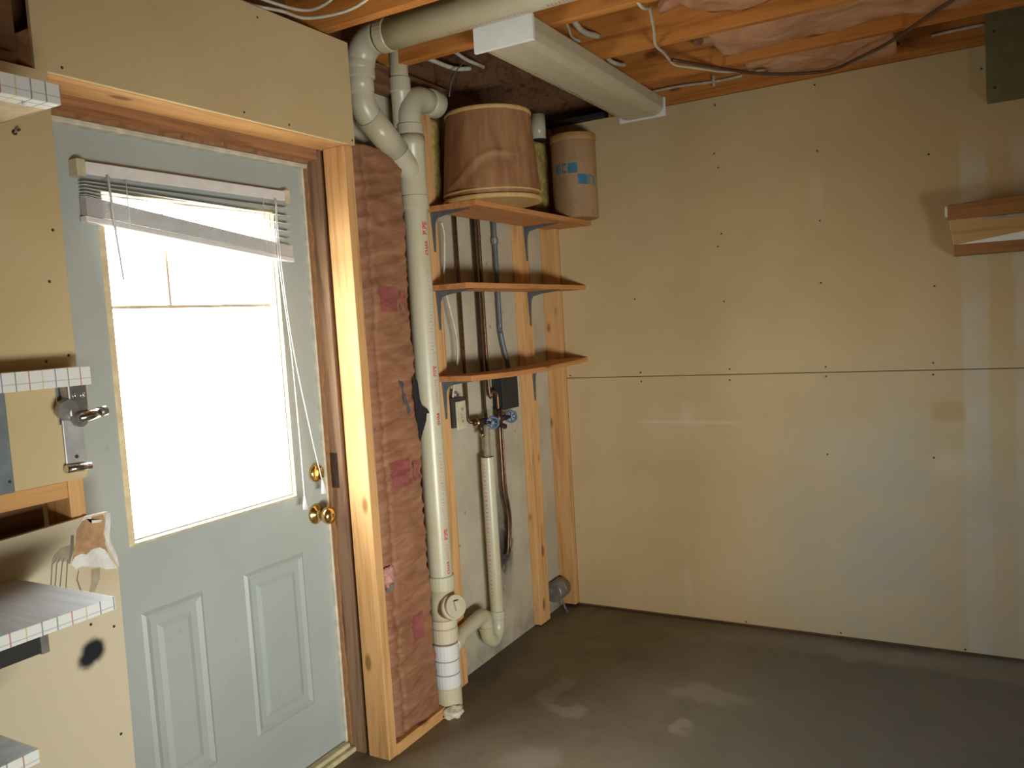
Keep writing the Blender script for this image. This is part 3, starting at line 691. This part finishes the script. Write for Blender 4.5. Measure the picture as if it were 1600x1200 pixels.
# upper wye, vent elbow
wy = part('wye_body', MB().tube([(SX, SY, 1.93), (SX, SY, 2.10), (SX, SY, 2.105), (SX, SY, 2.14)], [.0480, .0480, .0510, .0510], 32))
for z in (1.929, 2.143): part('joint_line', MB().ring((SX, SY, z), (0, 0, 1), .0475, .005, lip=.001), M_glue)
part('coupling', MB().ring((SX, SY, 2.165), (0, 0, 1), .0490, .036))
br = [(.09, -1.456, 2.245), (.09, -1.452, 2.215), (.091, -1.436, 2.185), (.093, -1.405, 2.157), (SX-.004, -1.315, 2.093), (SX, -1.212, 2.005)]
part('branch_pipe', MB().tube(smooth_path(br, 5), .0440, 28))
d45 = (Vector((SX, -1.212, 2.005))-Vector((SX-.004, -1.315, 2.093))).normalized()
part('coupling', MB().tube([(.091, -1.430, 2.175), (.0965, -1.295, 2.077)], [.0475, .0475], 28)); part('joint_line', MB().ring((.0965, -1.293, 2.0755), d45, .0470, .005, lip=.001), M_glue)
part('branch_riser', MB().tube([(.09, -1.456, 2.33), (.09, -1.456, 2.235)], .0440, 28))
HZ, HY, RH = 2.408, -1.452, .0505
el = [(.09, -1.456, 2.30), (.09, -1.456, 2.335)]+[tuple(p) for p in arc((.165, HY, 2.335), (-1, 0, 0), (0, 0, 1), .074, .1, PI/2, 8)]+[(.19, HY, HZ)]
part('elbow', MB().tube(el, .0500, 28))
part('coupling', MB().ring((.09, -1.456, 2.305), (0, 0, 1), .0505, .03)); part('coupling', MB().ring((.205, HY, HZ), (1, 0, 0), .0535, .04))
hp = part('overhead_pipe', MB().tube([(.18, HY, HZ), (2.6, HY, HZ)], RH, 32))
part('vent_riser', MB().tube([(SX-.025, SY-.008, 2.17), (SX-.025, SY-.008, 2.575)], .0335, 24)); part('coupling', MB().ring((SX-.025, SY-.008, 2.325), (0, 0, 1), .0385, .052))
ve = [(SX, SY, 2.15), (SX, SY, 2.20)]+[tuple(p) for p in arc((SX, SY+.085, 2.205), (0, -1, 0), (0, 0, 1), .085, 0, PI/2, 8)]+[(SX, -1.06, 2.29)]
part('vent_elbow', MB().tube(ve, .0445, 28)); part('elbow_hub', MB().tube([(SX, -1.085, 2.29), (SX, -1.078, 2.29), (SX, -1.024, 2.288), (SX, -1.018, 2.287)], [.046, .0505, .0505, .046], 28))
part('vent_stub', MB().tube([(.078, -.145, 2.30), (.078, -.145, 2.42)], .036, 24)); part('vent_stub_ring', MB().ring((.078, -.145, 2.303), (0, 0, 1), .0375, .010), M_black)
# red lettering along the pipes
def on_cyl(cx, cy, r, ang0, zb):   # text runs up the pipe, glyphs wrap round it
    def f(u, w):
        a = ang0 - w/r
        return (cx+math.cos(a)*(r+.0006), cy+math.sin(a)*(r+.0006), zb+u)
    return f
A0 = math.radians(-2)
def pipetext(s, size, zb, mat, bold=.0): 
    t, wdt = text_mb(s, size, on_cyl(SX, SY, R4, A0, zb), bold); build('lettering', t, mat, main); return wdt
def sized(s, L): 
    v, f = text_polys(s, 1.0); return L/max(u for u, w in v)
for (s, za, zb, mt, bo) in (('CHAR', .535, .585, M_red, .0004), ('LOTTE', .590, .650, M_redfaint, 0), ('PIPE', .665, .705, M_red, .0006), ('CHAR', 1.093, 1.140, M_red, .0008), ('CHARLOTTE', 1.168, 1.262, M_redfaint, .0003), ('PIPE', 1.272, 1.312, M_red, .0004), ('CHAR', 1.712, 1.765, M_red, .0006), ('PIPE', 1.785, 1.832, M_red, .0008)):
    pipetext(s, min(.030, sized(s, zb-za)), za, mt, bo)
smudge = MB()
for za, zb, mt in ((.715, .985, 0), (1.32, 1.66, 0)):
    z = za
    while z < zb:
        h = random.uniform(.004, .011); w0 = random.uniform(.0, .006); w1 = random.uniform(.010, .019)
        f = on_cyl(SX, SY, R4, A0, 0); b = len(smudge.v); smudge.v += [f(z, w0), f(z+h*.35, w0), f(z+h*.35, w1), f(z, w1)]; smudge.face([b, b+1, b+2, b+3]); z += h+.004
build('faded_print', smudge, M_redfaint, main, kind='stuff')
hs = MB(); x = .33
while x < 1.15:
    w = random.uniform(.006, .012)
    def hf(xx, ww): q = math.radians(2)+ww/RH; return (xx, HY-math.sin(q)*(RH+.0006), HZ-math.cos(q)*(RH+.0006))
    b = len(hs.v); hs.v += [hf(x, 0), hf(x+w*.4, 0), hf(x+w*.4, .012), hf(x, .012)]; hs.face([b, b+1, b+2, b+3]); x += w+.003
    if random.random() < .07: x += .05
build('faded_print', hs, M_redfaint, hp, kind='stuff')
ss = MB(); z = .30
while z < .87:
    h = random.uniform(.006, .014); f = on_cyl(PX, PY, R2, math.radians(-82), 0); b = len(ss.v)
    ss.v += [f(z, 0), f(z+h*.6, 0), f(z+h*.6, .011), f(z, .011)]; ss.face([b, b+1, b+2, b+3]); z += h+.006
build('faded_print', ss, M_redfaint, ST, kind='stuff')

# ================================================================== WATER PIPES AND VALVES
def copper(name, label, path, r=.0085, mat=M_copper): 
    t = thing(name, label, 'pipe', path[0], 'copper water pipes behind the shelves'); build('tube', MB().tube(path, r, 12), mat, t); return t
def handwheel(parent, c, d, r=.021):
    d = Vector(d).normalized(); a = d.orthogonal().normalized(); b_ = d.cross(a); c = Vector(c); n = 24
    pts = [c+(a*math.cos(2*PI*i/n)+b_*math.sin(2*PI*i/n))*r*(1+.07*math.cos(6*2*PI*i/n)) for i in range(n+1)]
    w = build('handwheel', MB().tube(pts, .0048, 8, False), M_blue, parent)
    sp = MB()
    for i in range(3):
        q = a*math.cos(i*PI/3)+b_*math.sin(i*PI/3); sp.tube([c-q*r, c+q*r], .0035, 6)
    sp.tube([c-d*.006, c+d*.006], .007, 10); build('spokes', sp, M_blue, w); return w
cy = -.832
p1 = copper('copper_pipe', 'copper water pipe nearest the outlet plate, ending at the left valve', [(.022, cy, 2.299), (.022, cy, 1.065), (.032, cy+.002, 1.052), (.045, cy+.012, 1.048)], .0078)
va = build('valve_body', MB().tube([(.045, cy+.004, 1.048), (.055, cy+.016, 1.048)], .014, 12).tube([(.055, cy+.010, 1.046), (.055, cy+.070, 1.046)], [.0165, .0145], 14).tube([(.055, cy+.040, 1.04), (.06, cy+.044, .998)], [.012, .009], 12), M_bronze, p1)
build('fitting_ring', MB().ring((.052, cy+.012, 1.048), (0, 1, 0), .019, .008), M_brass, p1); build('spout', MB().tube([(.06, cy+.044, 1.0), (.062, cy+.046, .985)], .0098, 12), M_brass, p1)
build('stem', MB().tube([(.055, cy+.06, 1.042), (.082, cy+.088, 1.038)], .006, 10), M_bronze, p1)
handwheel(p1, (.086, cy+.092, 1.037), (.62, -.78, .05), .024)
cy2 = -.693
p2 = copper('copper_pipe', 'dark copper pipe running down behind the shelves into the standpipe', [(.022, cy2, 2.299), (.022, cy2, 1.10), (.040, cy2-.02, 1.02), (.056, PY+.006, .97), (.060, PY+.004, .80)], .0075, M_bronze)
hose = build('drain_hose', MB().tube(smooth_path([(.060, PY+.012, 1.03), (.061, PY+.004, .96), (PX, PY, .86)]), .0155, 14), plain('grey_drain_hose', (.30, .25, .17, 1), .6), p2)
cy3 = -.655
p3 = copper('copper_pipe', 'brighter copper pipe bending to the right valve and down to the floor', smooth_path([(.024, cy3, 2.299), (.024, cy3, 1.6), (.026, cy3, 1.17), (.034, cy3+.012, 1.158), (.036, cy3+.032, 1.158), (.038, cy3+.046, 1.142), (.038, cy3+.048, 1.10), (.038, cy3+.048, 1.06), (.038, cy3+.048, .86), (.036, cy3+.052, .72), (.034, cy3+.082, .58), (.026, cy3+.075, .44), (.016, cy3+.07, .42)], 5), .0080)
build('tube_lower', MB().tube(smooth_path([(.046, cy3+.058, 1.03), (.046, cy3+.058, .85), (.044, cy3+.064, .72), (.040, cy3+.094, .58), (.03, cy3+.085, .43)]), .0045, 8), M_copper, p3)
build('valve_body', MB().tube([(.038, cy3+.048, 1.080), (.038, cy3+.048, 1.00)], [.015, .0175], 14).tube([(.038, cy3+.05, 1.036), (.048, cy3+.092, 1.036)], [.015, .012], 12).tube([(.038, cy3+.05, 1.005), (.05, cy3+.080, .998)], .012, 12), M_bronze, p3)
build('stem', MB().tube([(.046, cy3+.085, 1.036), (.056, cy3+.118, 1.036)], .006, 10), M_bronze, p3)
handwheel(p3, (.058, cy3+.122, 1.036), (.70, -.70, 0), .025)
gc = thing('conduit', 'grey steel conduit running down between copper pipes and right stud to the black box', 'conduit', (.022, -.517, 1.2))
build('tube', MB().tube(smooth_path([(.022, -.520, 2.30), (.022, -.520, 1.50), (.022, -.520, 1.42), (.024, -.498, 1.33), (.026, -.480, 1.27), (.028, -.478, 1.19)]), .011, 12), M_grey, gc)
build('conduit_coupling', MB().ring((.022, -.520, 1.815), (0, 0, 1), .0155, .03), M_galv, gc)
# wall outlet on a dark box
ou = thing('wall_outlet', 'ivory duplex outlet on a dark box behind the drain stack', 'outlet', (.0, -.93, 1.03))
build('box', bx(.0, .045, -.972, -.885, 1.045, 1.165), plain('dark_metal_box', (.06, .058, .055, 1), .5, .3), ou, bevel=.002)
pt = build('cover_plate', bx(.045, .053, -.955, -.886, 1.035, 1.150), M_ivory, ou, bevel=.003)
for z in (1.068, 1.117):
    so_ = build('socket', lathe_x([(.016, 0), (.0165, .002), (.015, .0035)], (.052, -.920, z), 18), M_ivory, pt)
    build('slot', bx(.0553, .056, -.927, -.924, z-.005, z+.006).box(.0553, .056, -.917, -.914, z-.005, z+.006), M_black, so_)
build('centre_screw', lathe_x([(.003, 0), (.002, .001)], (.053, -.920, 1.0925), 10), M_galv, pt)
build('cable', MB().tube(smooth_path([(.05, -.972, 1.86), (.048, -.955, 1.82), (.040, -.952, 1.72), (.035, -.958, 1.62), (.045, -.945, 1.52), (.05, -.918, 1.40), (.045, -.918, 1.30), (.035, -.935, 1.22), (.030, -.945, 1.163)]), .0045, 8), M_cable, ou)
build('connector', MB().tube([(.028, -.925, 1.164), (.028, -.925, 1.19)], .011, 10), M_galv, ou)
bb = thing('junction_box', 'small black box on the concrete under the lowest shelf', 'box', (0, -.52, 1.07))
build('body', bx(0, .050, -.590, -.455, 1.075, 1.212), M_black, bb, bevel=.003); build('lid', bx(.050, .056, -.594, -.451, 1.071, 1.216), M_black, bb, bevel=.002)
mc = thing('metal_canister', 'small galvanised canister low on the wall by the corner stud', 'canister', (.02, -.11, .06))
build('shell', MB().tube([(.030, -.185, .115), (.030, -.183, .115), (.030, -.075, .115), (.030, -.072, .115)], [.044, .048, .048, .044], 24), M_galv, mc)
build('seam', MB().ring((.030, -.125, .115), (0, 1, 0), .0495, .006, lip=.001), M_galv, mc)
build('spigot', MB().tube(smooth_path([(.05, -.12, .072), (.055, -.12, .05), (.06, -.115, .02), (.075, -.12, .004)]), .005, 8), M_gcable, mc)

# ================================================================== WALL SHELVES
def bracket(y, zt, reach, drop, parent):
    m = MB(); w, k = .016, .005
    m.prism([(-w, 0), (w, 0), (k, -drop), (-k, -drop)], lambda u, v, t: (.0385+t, y+u, zt+v), 0, .003)
    m.prism([(-w, .0385), (w, .0385), (k, .0385+reach), (-k, .0385+reach)], lambda u, v, t: (v, y+u, zt-.003+t), 0, .003)
    m.prism([(.0385, 0), (.0385, -drop*.8), (.050, -drop*.25), (.060, -.020), (.0385+reach*.35, -.012), (.0385+reach*.9, -.002)], lambda u, v, t: (u, y+t, zt-.002+v), -.002, .002)
    return build('bracket', m, M_grey, parent)
def shelf(label, x1, zt, th, ya, yb=-.002, sag_=0.0):
    t = thing('wall_shelf', label, 'shelf', (.04, -.5, zt), 'pine shelves in the corner'); m = MB(); n = 12
    for i in range(n+1):
        y = ya+(yb-ya)*i/n; s_ = -sag_*math.sin(PI*i/n); m.v += [(.0385, y, zt-th+s_), (x1, y, zt-th+s_), (x1, y, zt+s_), (.0385, y, zt+s_)]
    for i in range(n):
        for k in range(4): m.face([i*4+k, i*4+(k+1) % 4, (i+1)*4+(k+1) % 4, (i+1)*4+k])
    m.face([3, 2, 1, 0]); m.face([n*4+k for k in range(4)])
    build('board', m, M_shelf, t, bevel=.002)
    bracket(-1.012+.0, zt-th-.001, min(.17, x1-.05), .15, t); bracket(-.262, zt-th-.001, min(.17, x1-.05), .16, t)
    return t
shelf('topmost pine shelf, holding the two fibre drums', .262, 1.915, .021, -1.045)
shelf('empty middle pine shelf in front of the copper pipes', .215, 1.612, .021, -1.078)
shelf('lowest pine shelf, above the outlet and valves', .205, 1.262, .022, -1.068, sag_=.012)

# ================================================================== FIBRE DRUMS
d1 = thing('fibre_drum', 'large brown fibre drum on the top shelf', 'drum', (.228, -.868, 1.915), 'fibre drums on the top shelf')
cx, cyd, zb = .228, -.868, 1.9155
m = MB(); seg = 72; prof = [(.178, .010), (.189, .036)]+[(.189-.024*max(0, q-.05)/.283, q) for q in [.036+.297*i/44 for i in range(1, 45)]]
for (r, z) in prof:
    for k in range(seg):
        a = 2*PI*k/seg; cr = .0
        # the wall is crumpled: a crease climbs from the lower left towards the middle
        aa = (a-math.radians(-75)+PI) % (2*PI)-PI
        cre = math.exp(-((z-.115-.065*math.tanh(aa*2.6+.5)+.03*max(0, aa-.25))/.009)**2)*math.exp(-(aa/.85)**4)
        cr = .0055*cre-.004*math.exp(-((z-.085-.065*math.tanh(aa*2.6+.5))/.02)**2)*math.exp(-(aa/.75)**4)+.004*noise.noise(Vector((a*3, z*14, 2)))
        m.v.append((cx+(r+cr)*math.cos(a), cyd+(r+cr)*math.sin(a), zb+z))
for i in range(len(prof)-1):
    for k in range(seg): m.face([i*seg+k, i*seg+(k+1) % seg, (i+1)*seg+(k+1) % seg, (i+1)*seg+k], True)
m.face([k for k in reversed(range(seg))]); m.face([(len(prof)-1)*seg+k for k in range(seg)])
build('body', m, M_drum, d1)
build('bottom_hoop', MB().lathe([(.185, 0), (.192, .001), (.1935, .014), (.192, .016), (.189, .018)], (cx, cyd, zb), 64), M_drumrim, d1)
build('upper_hoop', MB().lathe([(.188, .031), (.1915, .032), (.1915, .038), (.188, .039)], (cx, cyd, zb), 64), M_drumrim, d1)
build('top_rim', MB().lathe([(.164, .328), (.1685, .330), (.169, .341), (.166, .344), (.160, .345)], (cx, cyd, zb), 64), M_drumrim, d1)
fp = MB()   # fabric-print swirl patch: wrinkled label scar
d2 = thing('fibre_drum', 'small tan fibre drum with blue printed squares beside the back wall', 'drum', (.240, -.116, 1.915), 'fibre drums on the top shelf')
cx2, cy2_, r2_ = .240, -.116, .1035
build('body', MB().lathe([(r2_-.003, 0), (r2_, .003), (r2_, .35), (r2_, .36)], (cx2, cy2_, zb), 56), M_drum2, d2)
build('lid', MB().lathe([(r2_+.001, .352), (r2_+.0025, .354), (r2_+.0025, .382), (r2_, .385), (r2_-.006, .386)], (cx2, cy2_, zb), 56), M_drum2rim, d2)
def on_drum(u0, u1, z0_, z1_, sk=0.0, n=5):   # u = arc length from the camera-facing line
    m = MB(); a0 = math.radians(-62)
    for i in range(n+1):
        u = u0+(u1-u0)*i/n; a = a0+u/r2_
        for z in (z0_-sk*u, z1_-sk*u): m.v.append((cx2+(r2_+.0006)*math.cos(a), cy2_+(r2_+.0006)*math.sin(a), zb+z))
    for i in range(n): m.face([i*2, i*2+2, i*2+3, i*2+1], True)
    return m
build('blue_square_print', on_drum(-.036, .008, .200, .246), M_cyan, d2); build('blue_square_print', on_drum(.008, .054, .150, .195, .06), M_cyan, d2)
for (u0, u1, a, b) in ((-.100, -.084, .202, .246), (-.078, -.073, .202, .246), (-.064, -.043, .236, .246), (-.064, -.043, .202, .211), (-.064, -.058, .202, .246), (.059, .064, .150, .194), (.068, .072, .150, .194), (.068, .082, .187, .194), (.086, .093, .150, .194), (.098, .102, .150, .192)):
    build('blue_stroke_print', on_drum(u0, u1, a, b, .05 if u0 > 0 else 0, 2), M_cyan, d2)
# yellow insulation behind the drums
for (ya, yb, zb_, zt, lab, sd) in ((-.978, -.900, 1.93, 2.26, 'yellow fibreglass strip left of the large drum', 1), (-.222, -.046, 1.935, 2.29, 'yellow fibreglass strip between the two drums', 6)):
    m = MB(); n, k = 10, 24
    for j in range(k+1):
        for i in range(n+1):
            y = ya+(yb-ya)*i/n; z = zb_+(zt-zb_)*j/k; m.v.append(((.022 if sd == 1 else .066)+(.012 if sd == 1 else .022)*math.sin(PI*i/n)**.5+.010*noise.noise(Vector((y*16, z*12, sd))), y, z))
    for j in range(k):
        for i in range(n): a = j*(n+1)+i; m.face([a, a+1, a+n+2, a+n+1], True)
    b = len(m.v); idx = list(range(n+1))+[j*(n+1)+n for j in range(1, k+1)]+[k*(n+1)+i for i in range(n-1, -1, -1)]+[j*(n+1) for j in range(k-1, 0, -1)]
    m.v += [(.004, m.v[i][1], m.v[i][2]) for i in idx]
    for q in range(len(idx)): m.face([idx[q], idx[(q+1) % len(idx)], b+(q+1) % len(idx), b+q])
    single('fibreglass_strip', m, M_yellow, lab, 'insulation', (0, (ya+yb)/2, zb_), group='yellow fibreglass strips behind the drums')
single('black_strip', bx(.045, .362, -.028, .11, 2.388, 2.408), M_black, 'black strip lying along the wall top behind the small drum', 'strip', (.2, 0, 2.386))

# ================================================================== CEILING LIGHT
LF = thing('ceiling_light', 'long wraparound fluorescent ceiling light, switched off', 'light fixture', (.595, -.75, 2.31))
lx0, lx1, ly0, ly1, lz0, lz1 = .488, .702, -1.372, -.135, 2.312, 2.389
m = MB(); prof = [(lx0+.004, lz1-.004), (lx0+.006, lz0+.030), (lx0+.020, lz0+.010), (lx0+.05, lz0+.003), (lx1-.05, lz0+.003), (lx1-.020, lz0+.010), (lx1-.006, lz0+.030), (lx1-.004, lz1-.004)]
m.prism(prof, lambda u, v, t: (u, t, v), ly0+.012, ly1-.012); build('lens', m, M_lens, LF, bevel=.004)
build('channel', bx(lx0+.05, lx1-.05, ly0+.01, ly1-.01, lz1-.02, lz1), M_cap, LF)
for (a, b) in ((ly0, ly0+.014), (ly1-.014, ly1)): build('end_cap', bx(lx0, lx1, a, b, lz0-.003, lz1), M_cap, LF, bevel=.002)

# ================================================================== CABLES
def cable(label, pts, r=.0048, mat=M_cable, name='cable'):
    P = smooth_path(pts, 5); return single(name, MB().tube(P, r, 8), mat, label, 'cable', P[0], group='cables among the ceiling joists')
cable('white cable loop sagging below the ceiling above the door wall', [(.08, -2.02, 2.405), (.100, -1.931, 2.388), (.142, -1.851, 2.383), (.158, -1.777, 2.381), (.242, -1.746, 2.381), (.336, -1.743, 2.386), (.45, -1.75, 2.42)])
cable('second white cable beside the loop above the door wall', [(.07, -1.96, 2.43), (.118, -1.851, 2.41), (.156, -1.772, 2.405), (.232, -1.765, 2.408), (.34, -1.79, 2.43)])
cable('white cable above the overhead drain pipe', [(.25, -1.53, 2.46), (.276, -1.53, 2.468), (.355, -1.54, 2.470), (.47, -1.53, 2.475), (.6, -1.5, 2.5)])
cable('short white cable at the drain elbow', [(.10, -1.55, 2.47), (.174, -1.545, 2.470), (.227, -1.535, 2.472), (.30, -1.54, 2.5)])
cable('thick grey cable emerging beside the light between joists', [(.72, -1.17, 2.49), (.705, -1.079, 2.45), (.689, -.96, 2.445), (.695, -.84, 2.46)], .011)
cable('thin white cable beside the thick grey one', [(.68, -1.12, 2.48), (.669, -1.049, 2.45), (.636, -.942, 2.445), (.626, -.845, 2.455)], .005)
cable('short cable over the light between the last joists', [(.64, -.72, 2.49), (.635, -.609, 2.45), (.640, -.524, 2.45), (.635, -.43, 2.47)], .009)
cable('white cable snaking across the joists right of the light', [(.97, -1.27, 2.44), (.992, -1.215, 2.384), (.998, -1.165, 2.39), (.975, -1.083, 2.42), (.936, -.936, 2.40), (.908, -.845, 2.384), (.902, -.739, 2.383), (.887, -.602, 2.385), (.895, -.560, 2.383), (.946, -.472, 2.383), (1.018, -.355, 2.382), (1.08, -.25, 2.40)])
cable('white cable stapled along the plate above the back wall, left length', [(.45, -.002, 2.46), (.584, -.001, 2.461), (.720, -.001, 2.461), (.893, -.001, 2.450), (1.004, -.001, 2.452)], .006)
cable('white cable along the plate above the back wall, middle length', [(1.059, -.001, 2.460), (1.216, -.001, 2.454), (1.338, -.001, 2.452)], .006)
cable('white cable along the plate beside the electrical panel', [(1.729, -.001, 2.458), (1.827, -.001, 2.460), (1.91, -.001, 2.460)], .006)
cable('brown cable drooping from the joists towards the electrical panel', [(.90, -.645, 2.383), (.980, -.506, 2.380), (1.046, -.387, 2.378), (1.165, -.262, 2.366), (1.363, -.154, 2.362), (1.490, -.244, 2.362), (1.609, -.352, 2.368), (1.739, -.520, 2.38), (1.851, -.634, 2.40), (1.95, -.70, 2.45)], .0065, M_bcable)
cable('broad white cable in the dark bay above the large drum', [(.07, -1.15, 2.47), (.096, -1.021, 2.455), (.114, -.905, 2.45), (.144, -.836, 2.46)], .009)
cable('white cable in the dark bay left of the light', [(.20, -1.08, 2.47), (.208, -.973, 2.45), (.218, -.906, 2.445), (.195, -.80, 2.46)], .007)
cable('thin grey wire rising from the vent elbow to the joists', [(.15, -1.01, 2.315), (.15, -.991, 2.368), (.15, -.954, 2.419), (.15, -.874, 2.484)], .0025, M_gcable, 'wire')
# staple by the back wall cable
single('cable_staple', bx(.875, .885, -.008, .006, 2.43, 2.475), M_cable, 'vertical strap over the cable above the back wall', 'strap', (.88, 0, 2.43))
# faced insulation rolls between the joists (part of the ceiling)
for args in ((.98, 3.5, -.752+.0, -.418, 2.440, 70, 14, 1, .050, .14), (1.0, 3.5, -1.165, -.831, 2.450, 70, 14, 5, .05, .14), (1.12, 1.62, -.376, -.010, 2.420, 34, 14, 9, .045, .10), (1.1, 3.5, -1.578, -1.244, 2.47, 70, 14, 12, .03, .14)):
    build('insulation_facing', sag(*args), M_ceilpaper, CE)

# ================================================================== RIGHT SIDE: electrical panel, wood-grain wall unit
EP = thing('electrical_panel', 'grey-green electrical panel high on the back wall', 'electrical panel', (2.1, -.05, 2.164))
build('cabinet', bx(1.912, 2.30, -.098, -.001, 2.164, 2.56), M_panel, EP, bevel=.003)
dr = build('cover', bx(1.907, 2.305, -.104, -.098, 2.159, 2.565), M_panel, EP, bevel=.002)
build('door', bx(1.955, 2.26, -.108, -.104, 2.42, 2.55), M_panel, dr, bevel=.0015)
for x, z in ((1.935, 2.40), (2.28, 2.40), (1.935, 2.20)): build('cover_screw', MB().tube([(x, -.103, z), (x, -.1065, z)], .005, 10), M_screw, dr)
WU = thing('wall_shelf_unit', 'wood-grain shelf unit with chrome strip at the right edge of the back wall', 'shelf unit', (2.1, -.08, 1.60))
ux = 1.772
build('body', MB().prism([(ux+.006, 1.735), (ux+.020, 1.640), (2.7, 1.640), (2.7, 1.735)], lambda u, v, t: (u, t, v), -.150, -.001), M_plywood, WU, bevel=.003)
build('top_rail', MB().prism([(ux+.010, 1.789), (ux, 1.781), (ux+.004, 1.734), (2.7, 1.734), (2.7, 1.797), (2.0, 1.797)], lambda u, v, t: (u, t, v), -.158, -.001), M_plydark, WU, bevel=.003)
build('end_edge', bx(ux-.006, ux+.004, -.160, -.14, 1.745, 1.784), M_cream, WU, bevel=.001)
build('chrome_strip', MB().prism([(1.89, 1.722), (1.905, 1.731), (2.7, 1.738), (2.7, 1.722)], lambda u, v, t: (u, t, v), -.156, -.149), plain('brushed_chrome_strip', (.40, .40, .38, 1), .5, .3), WU)
build('white_wedge', MB().prism([(1.80, 1.640), (2.03, 1.670), (2.7, 1.674), (2.7, 1.636)], lambda u, v, t: (u, t, v), -.1535, -.149), M_white, WU)
build('bottom_rail', bx(ux+.020, 2.7, -.146, -.001, 1.602, 1.640), M_plydark, WU, bevel=.003)

# ================================================================== LEFT SIDE: papered shelves, can opener, box
def papered(label, x1, zt, th, yend, topmat=None, under=True):
    t = thing('papered_shelf', label, 'shelf', (DX, yend-.4, zt), 'shelves covered in checked paper')
    build('board', bx(DX+.0005, x1, -4.3, yend, zt-th, zt), M_shelfunder, t, base=(0, 0, zt-th/2))
    fr = build('paper_edge', bx(x1-.0005, x1+.002, -4.3, yend+.002, zt-th-.0008, zt+.001).box(DX+.02, x1, yend, yend+.002, zt-th-.0008, zt+.001).box(x1-.045, x1, -4.3, yend, zt-th-.0015, zt-th), M_plaid, t, base=(0, 0, zt-th/2))
    build('paper_top', bx(DX+.0005, x1, -4.3, yend, zt, zt+.0012), topmat or M_plaid, t, base=(0, 0, zt-th/2))
    for q in (t,):
        for c in q.children: c.location = (0-q.location[0], -q.location[1], -th/2)
    return t
s1 = papered('highest shelf at the left edge, checked paper wrapped over its front', .40, 1.936, .034, -2.716)
s2 = papered('middle checked-paper shelf at the left edge, above the can opener', .205, 1.412, .036, -2.586)
s3 = papered('worn grey-topped checked-paper shelf at the lower left', .45, .985, .022, -2.741, M_papertop)
build('thumb_tack', MB().ball((.372, -2.765, 1.899), .0045, seg=12, rings=8), M_white, s1)
rl = thing('shelf_rail', 'black rail with a grey end under the lower left shelf', 'rail', (.40, -3.2, .93))
build('bar', bx(.38, .432, -4.2, -2.872, .926, .961), M_black, rl); build('end_cap', bx(.378, .434, -2.872, -2.858, .924, .9615), M_galv, rl)
s4 = papered('lowest papered shelf just showing in the bottom left corner', .45, .772, .022, -2.905, plain('pale_shelf_paper', (.52, .56, .58, 1), .5))
gb = thing('grey_box', 'flat grey metal box cover at the left edge below the middle shelf', 'box', (DX, -2.9, 1.16))
build('cover', bx(DX, DX+.012, -3.05, -2.728, 1.166, 1.385), plain('grey_enamel', (.20, .23, .24, 1), .45), gb, bevel=.003); build('cover_screw', MB().tube([(DX+.012, -2.738, 1.19), (DX+.014, -2.738, 1.19)], .003, 8), M_screw, gb)
ho = MB().tube([(DX-.001, -2.647, 1.908), (DX+.02, -2.647, 1.911)], .003, 8).tube([(DX, -2.647, 1.908), (DX+.0015, -2.647, 1.908)], .006, 10)
single('wall_nail', ho, M_chrome, 'shiny nail in the drywall under the highest left shelf', 'nail', (DX, -2.647, 1.908))
CO = thing('can_opener', 'chrome wall-mounted can opener on the drywall beside the door', 'can opener', (DX, -2.58, 1.18))
build('mount_plate', bx(DX, DX+.004, -2.618, -2.562, 1.29, 1.385), M_chrome, CO, bevel=.001)
build('lower_plate', bx(DX, DX+.006, -2.612, -2.565, 1.200, 1.30), plain('pale_steel', (.58, .58, .57, 1), .4, .3), CO, bevel=.002)
build('plate_screw', MB().tube([(DX+.006, -2.588, 1.216), (DX+.008, -2.588, 1.216)], .004, 10), M_screw, CO)
build('catch_lip', MB().tube([(DX+.012, -2.618, 1.193), (DX+.012, -2.562, 1.190)], .009, 12), M_chrome, CO)
build('head', bx(DX+.004, DX+.034, -2.610, -2.566, 1.305, 1.378), plain('brushed_steel', (.42, .41, .42, 1), .3, .8), CO, bevel=.004)
build('gear', MB().tube([(DX+.02, -2.612, 1.325), (DX+.034, -2.612, 1.322)], .024, 8, True, False), M_galv, CO)
build('cutting_wheel', MB().tube([(DX+.03, -2.592, 1.300), (DX+.044, -2.590, 1.298)], .016, 16, True, False), M_galv, CO)
for y in (-2.596, -2.578): build('rivet', MB().ball((DX+.035, y, 1.352), .0045, (1, 1, 1.4), 10, 8), M_chrome, CO)
hd = build('crank', MB().tube([(DX+.030, -2.598, 1.302), (DX+.040, -2.588, 1.303), (DX+.042, -2.572, 1.305), (DX+.042, -2.549, 1.309)], [.011, .012, .0115, .0105], 12), M_chrome, CO)
build('grip', MB().tube([(DX+.042, -2.549, 1.309), (DX+.042, -2.532, 1.312)], .011, 12), M_galv, hd)

for o in list(bpy.data.objects):
    if '_b' in o: del o['_b']
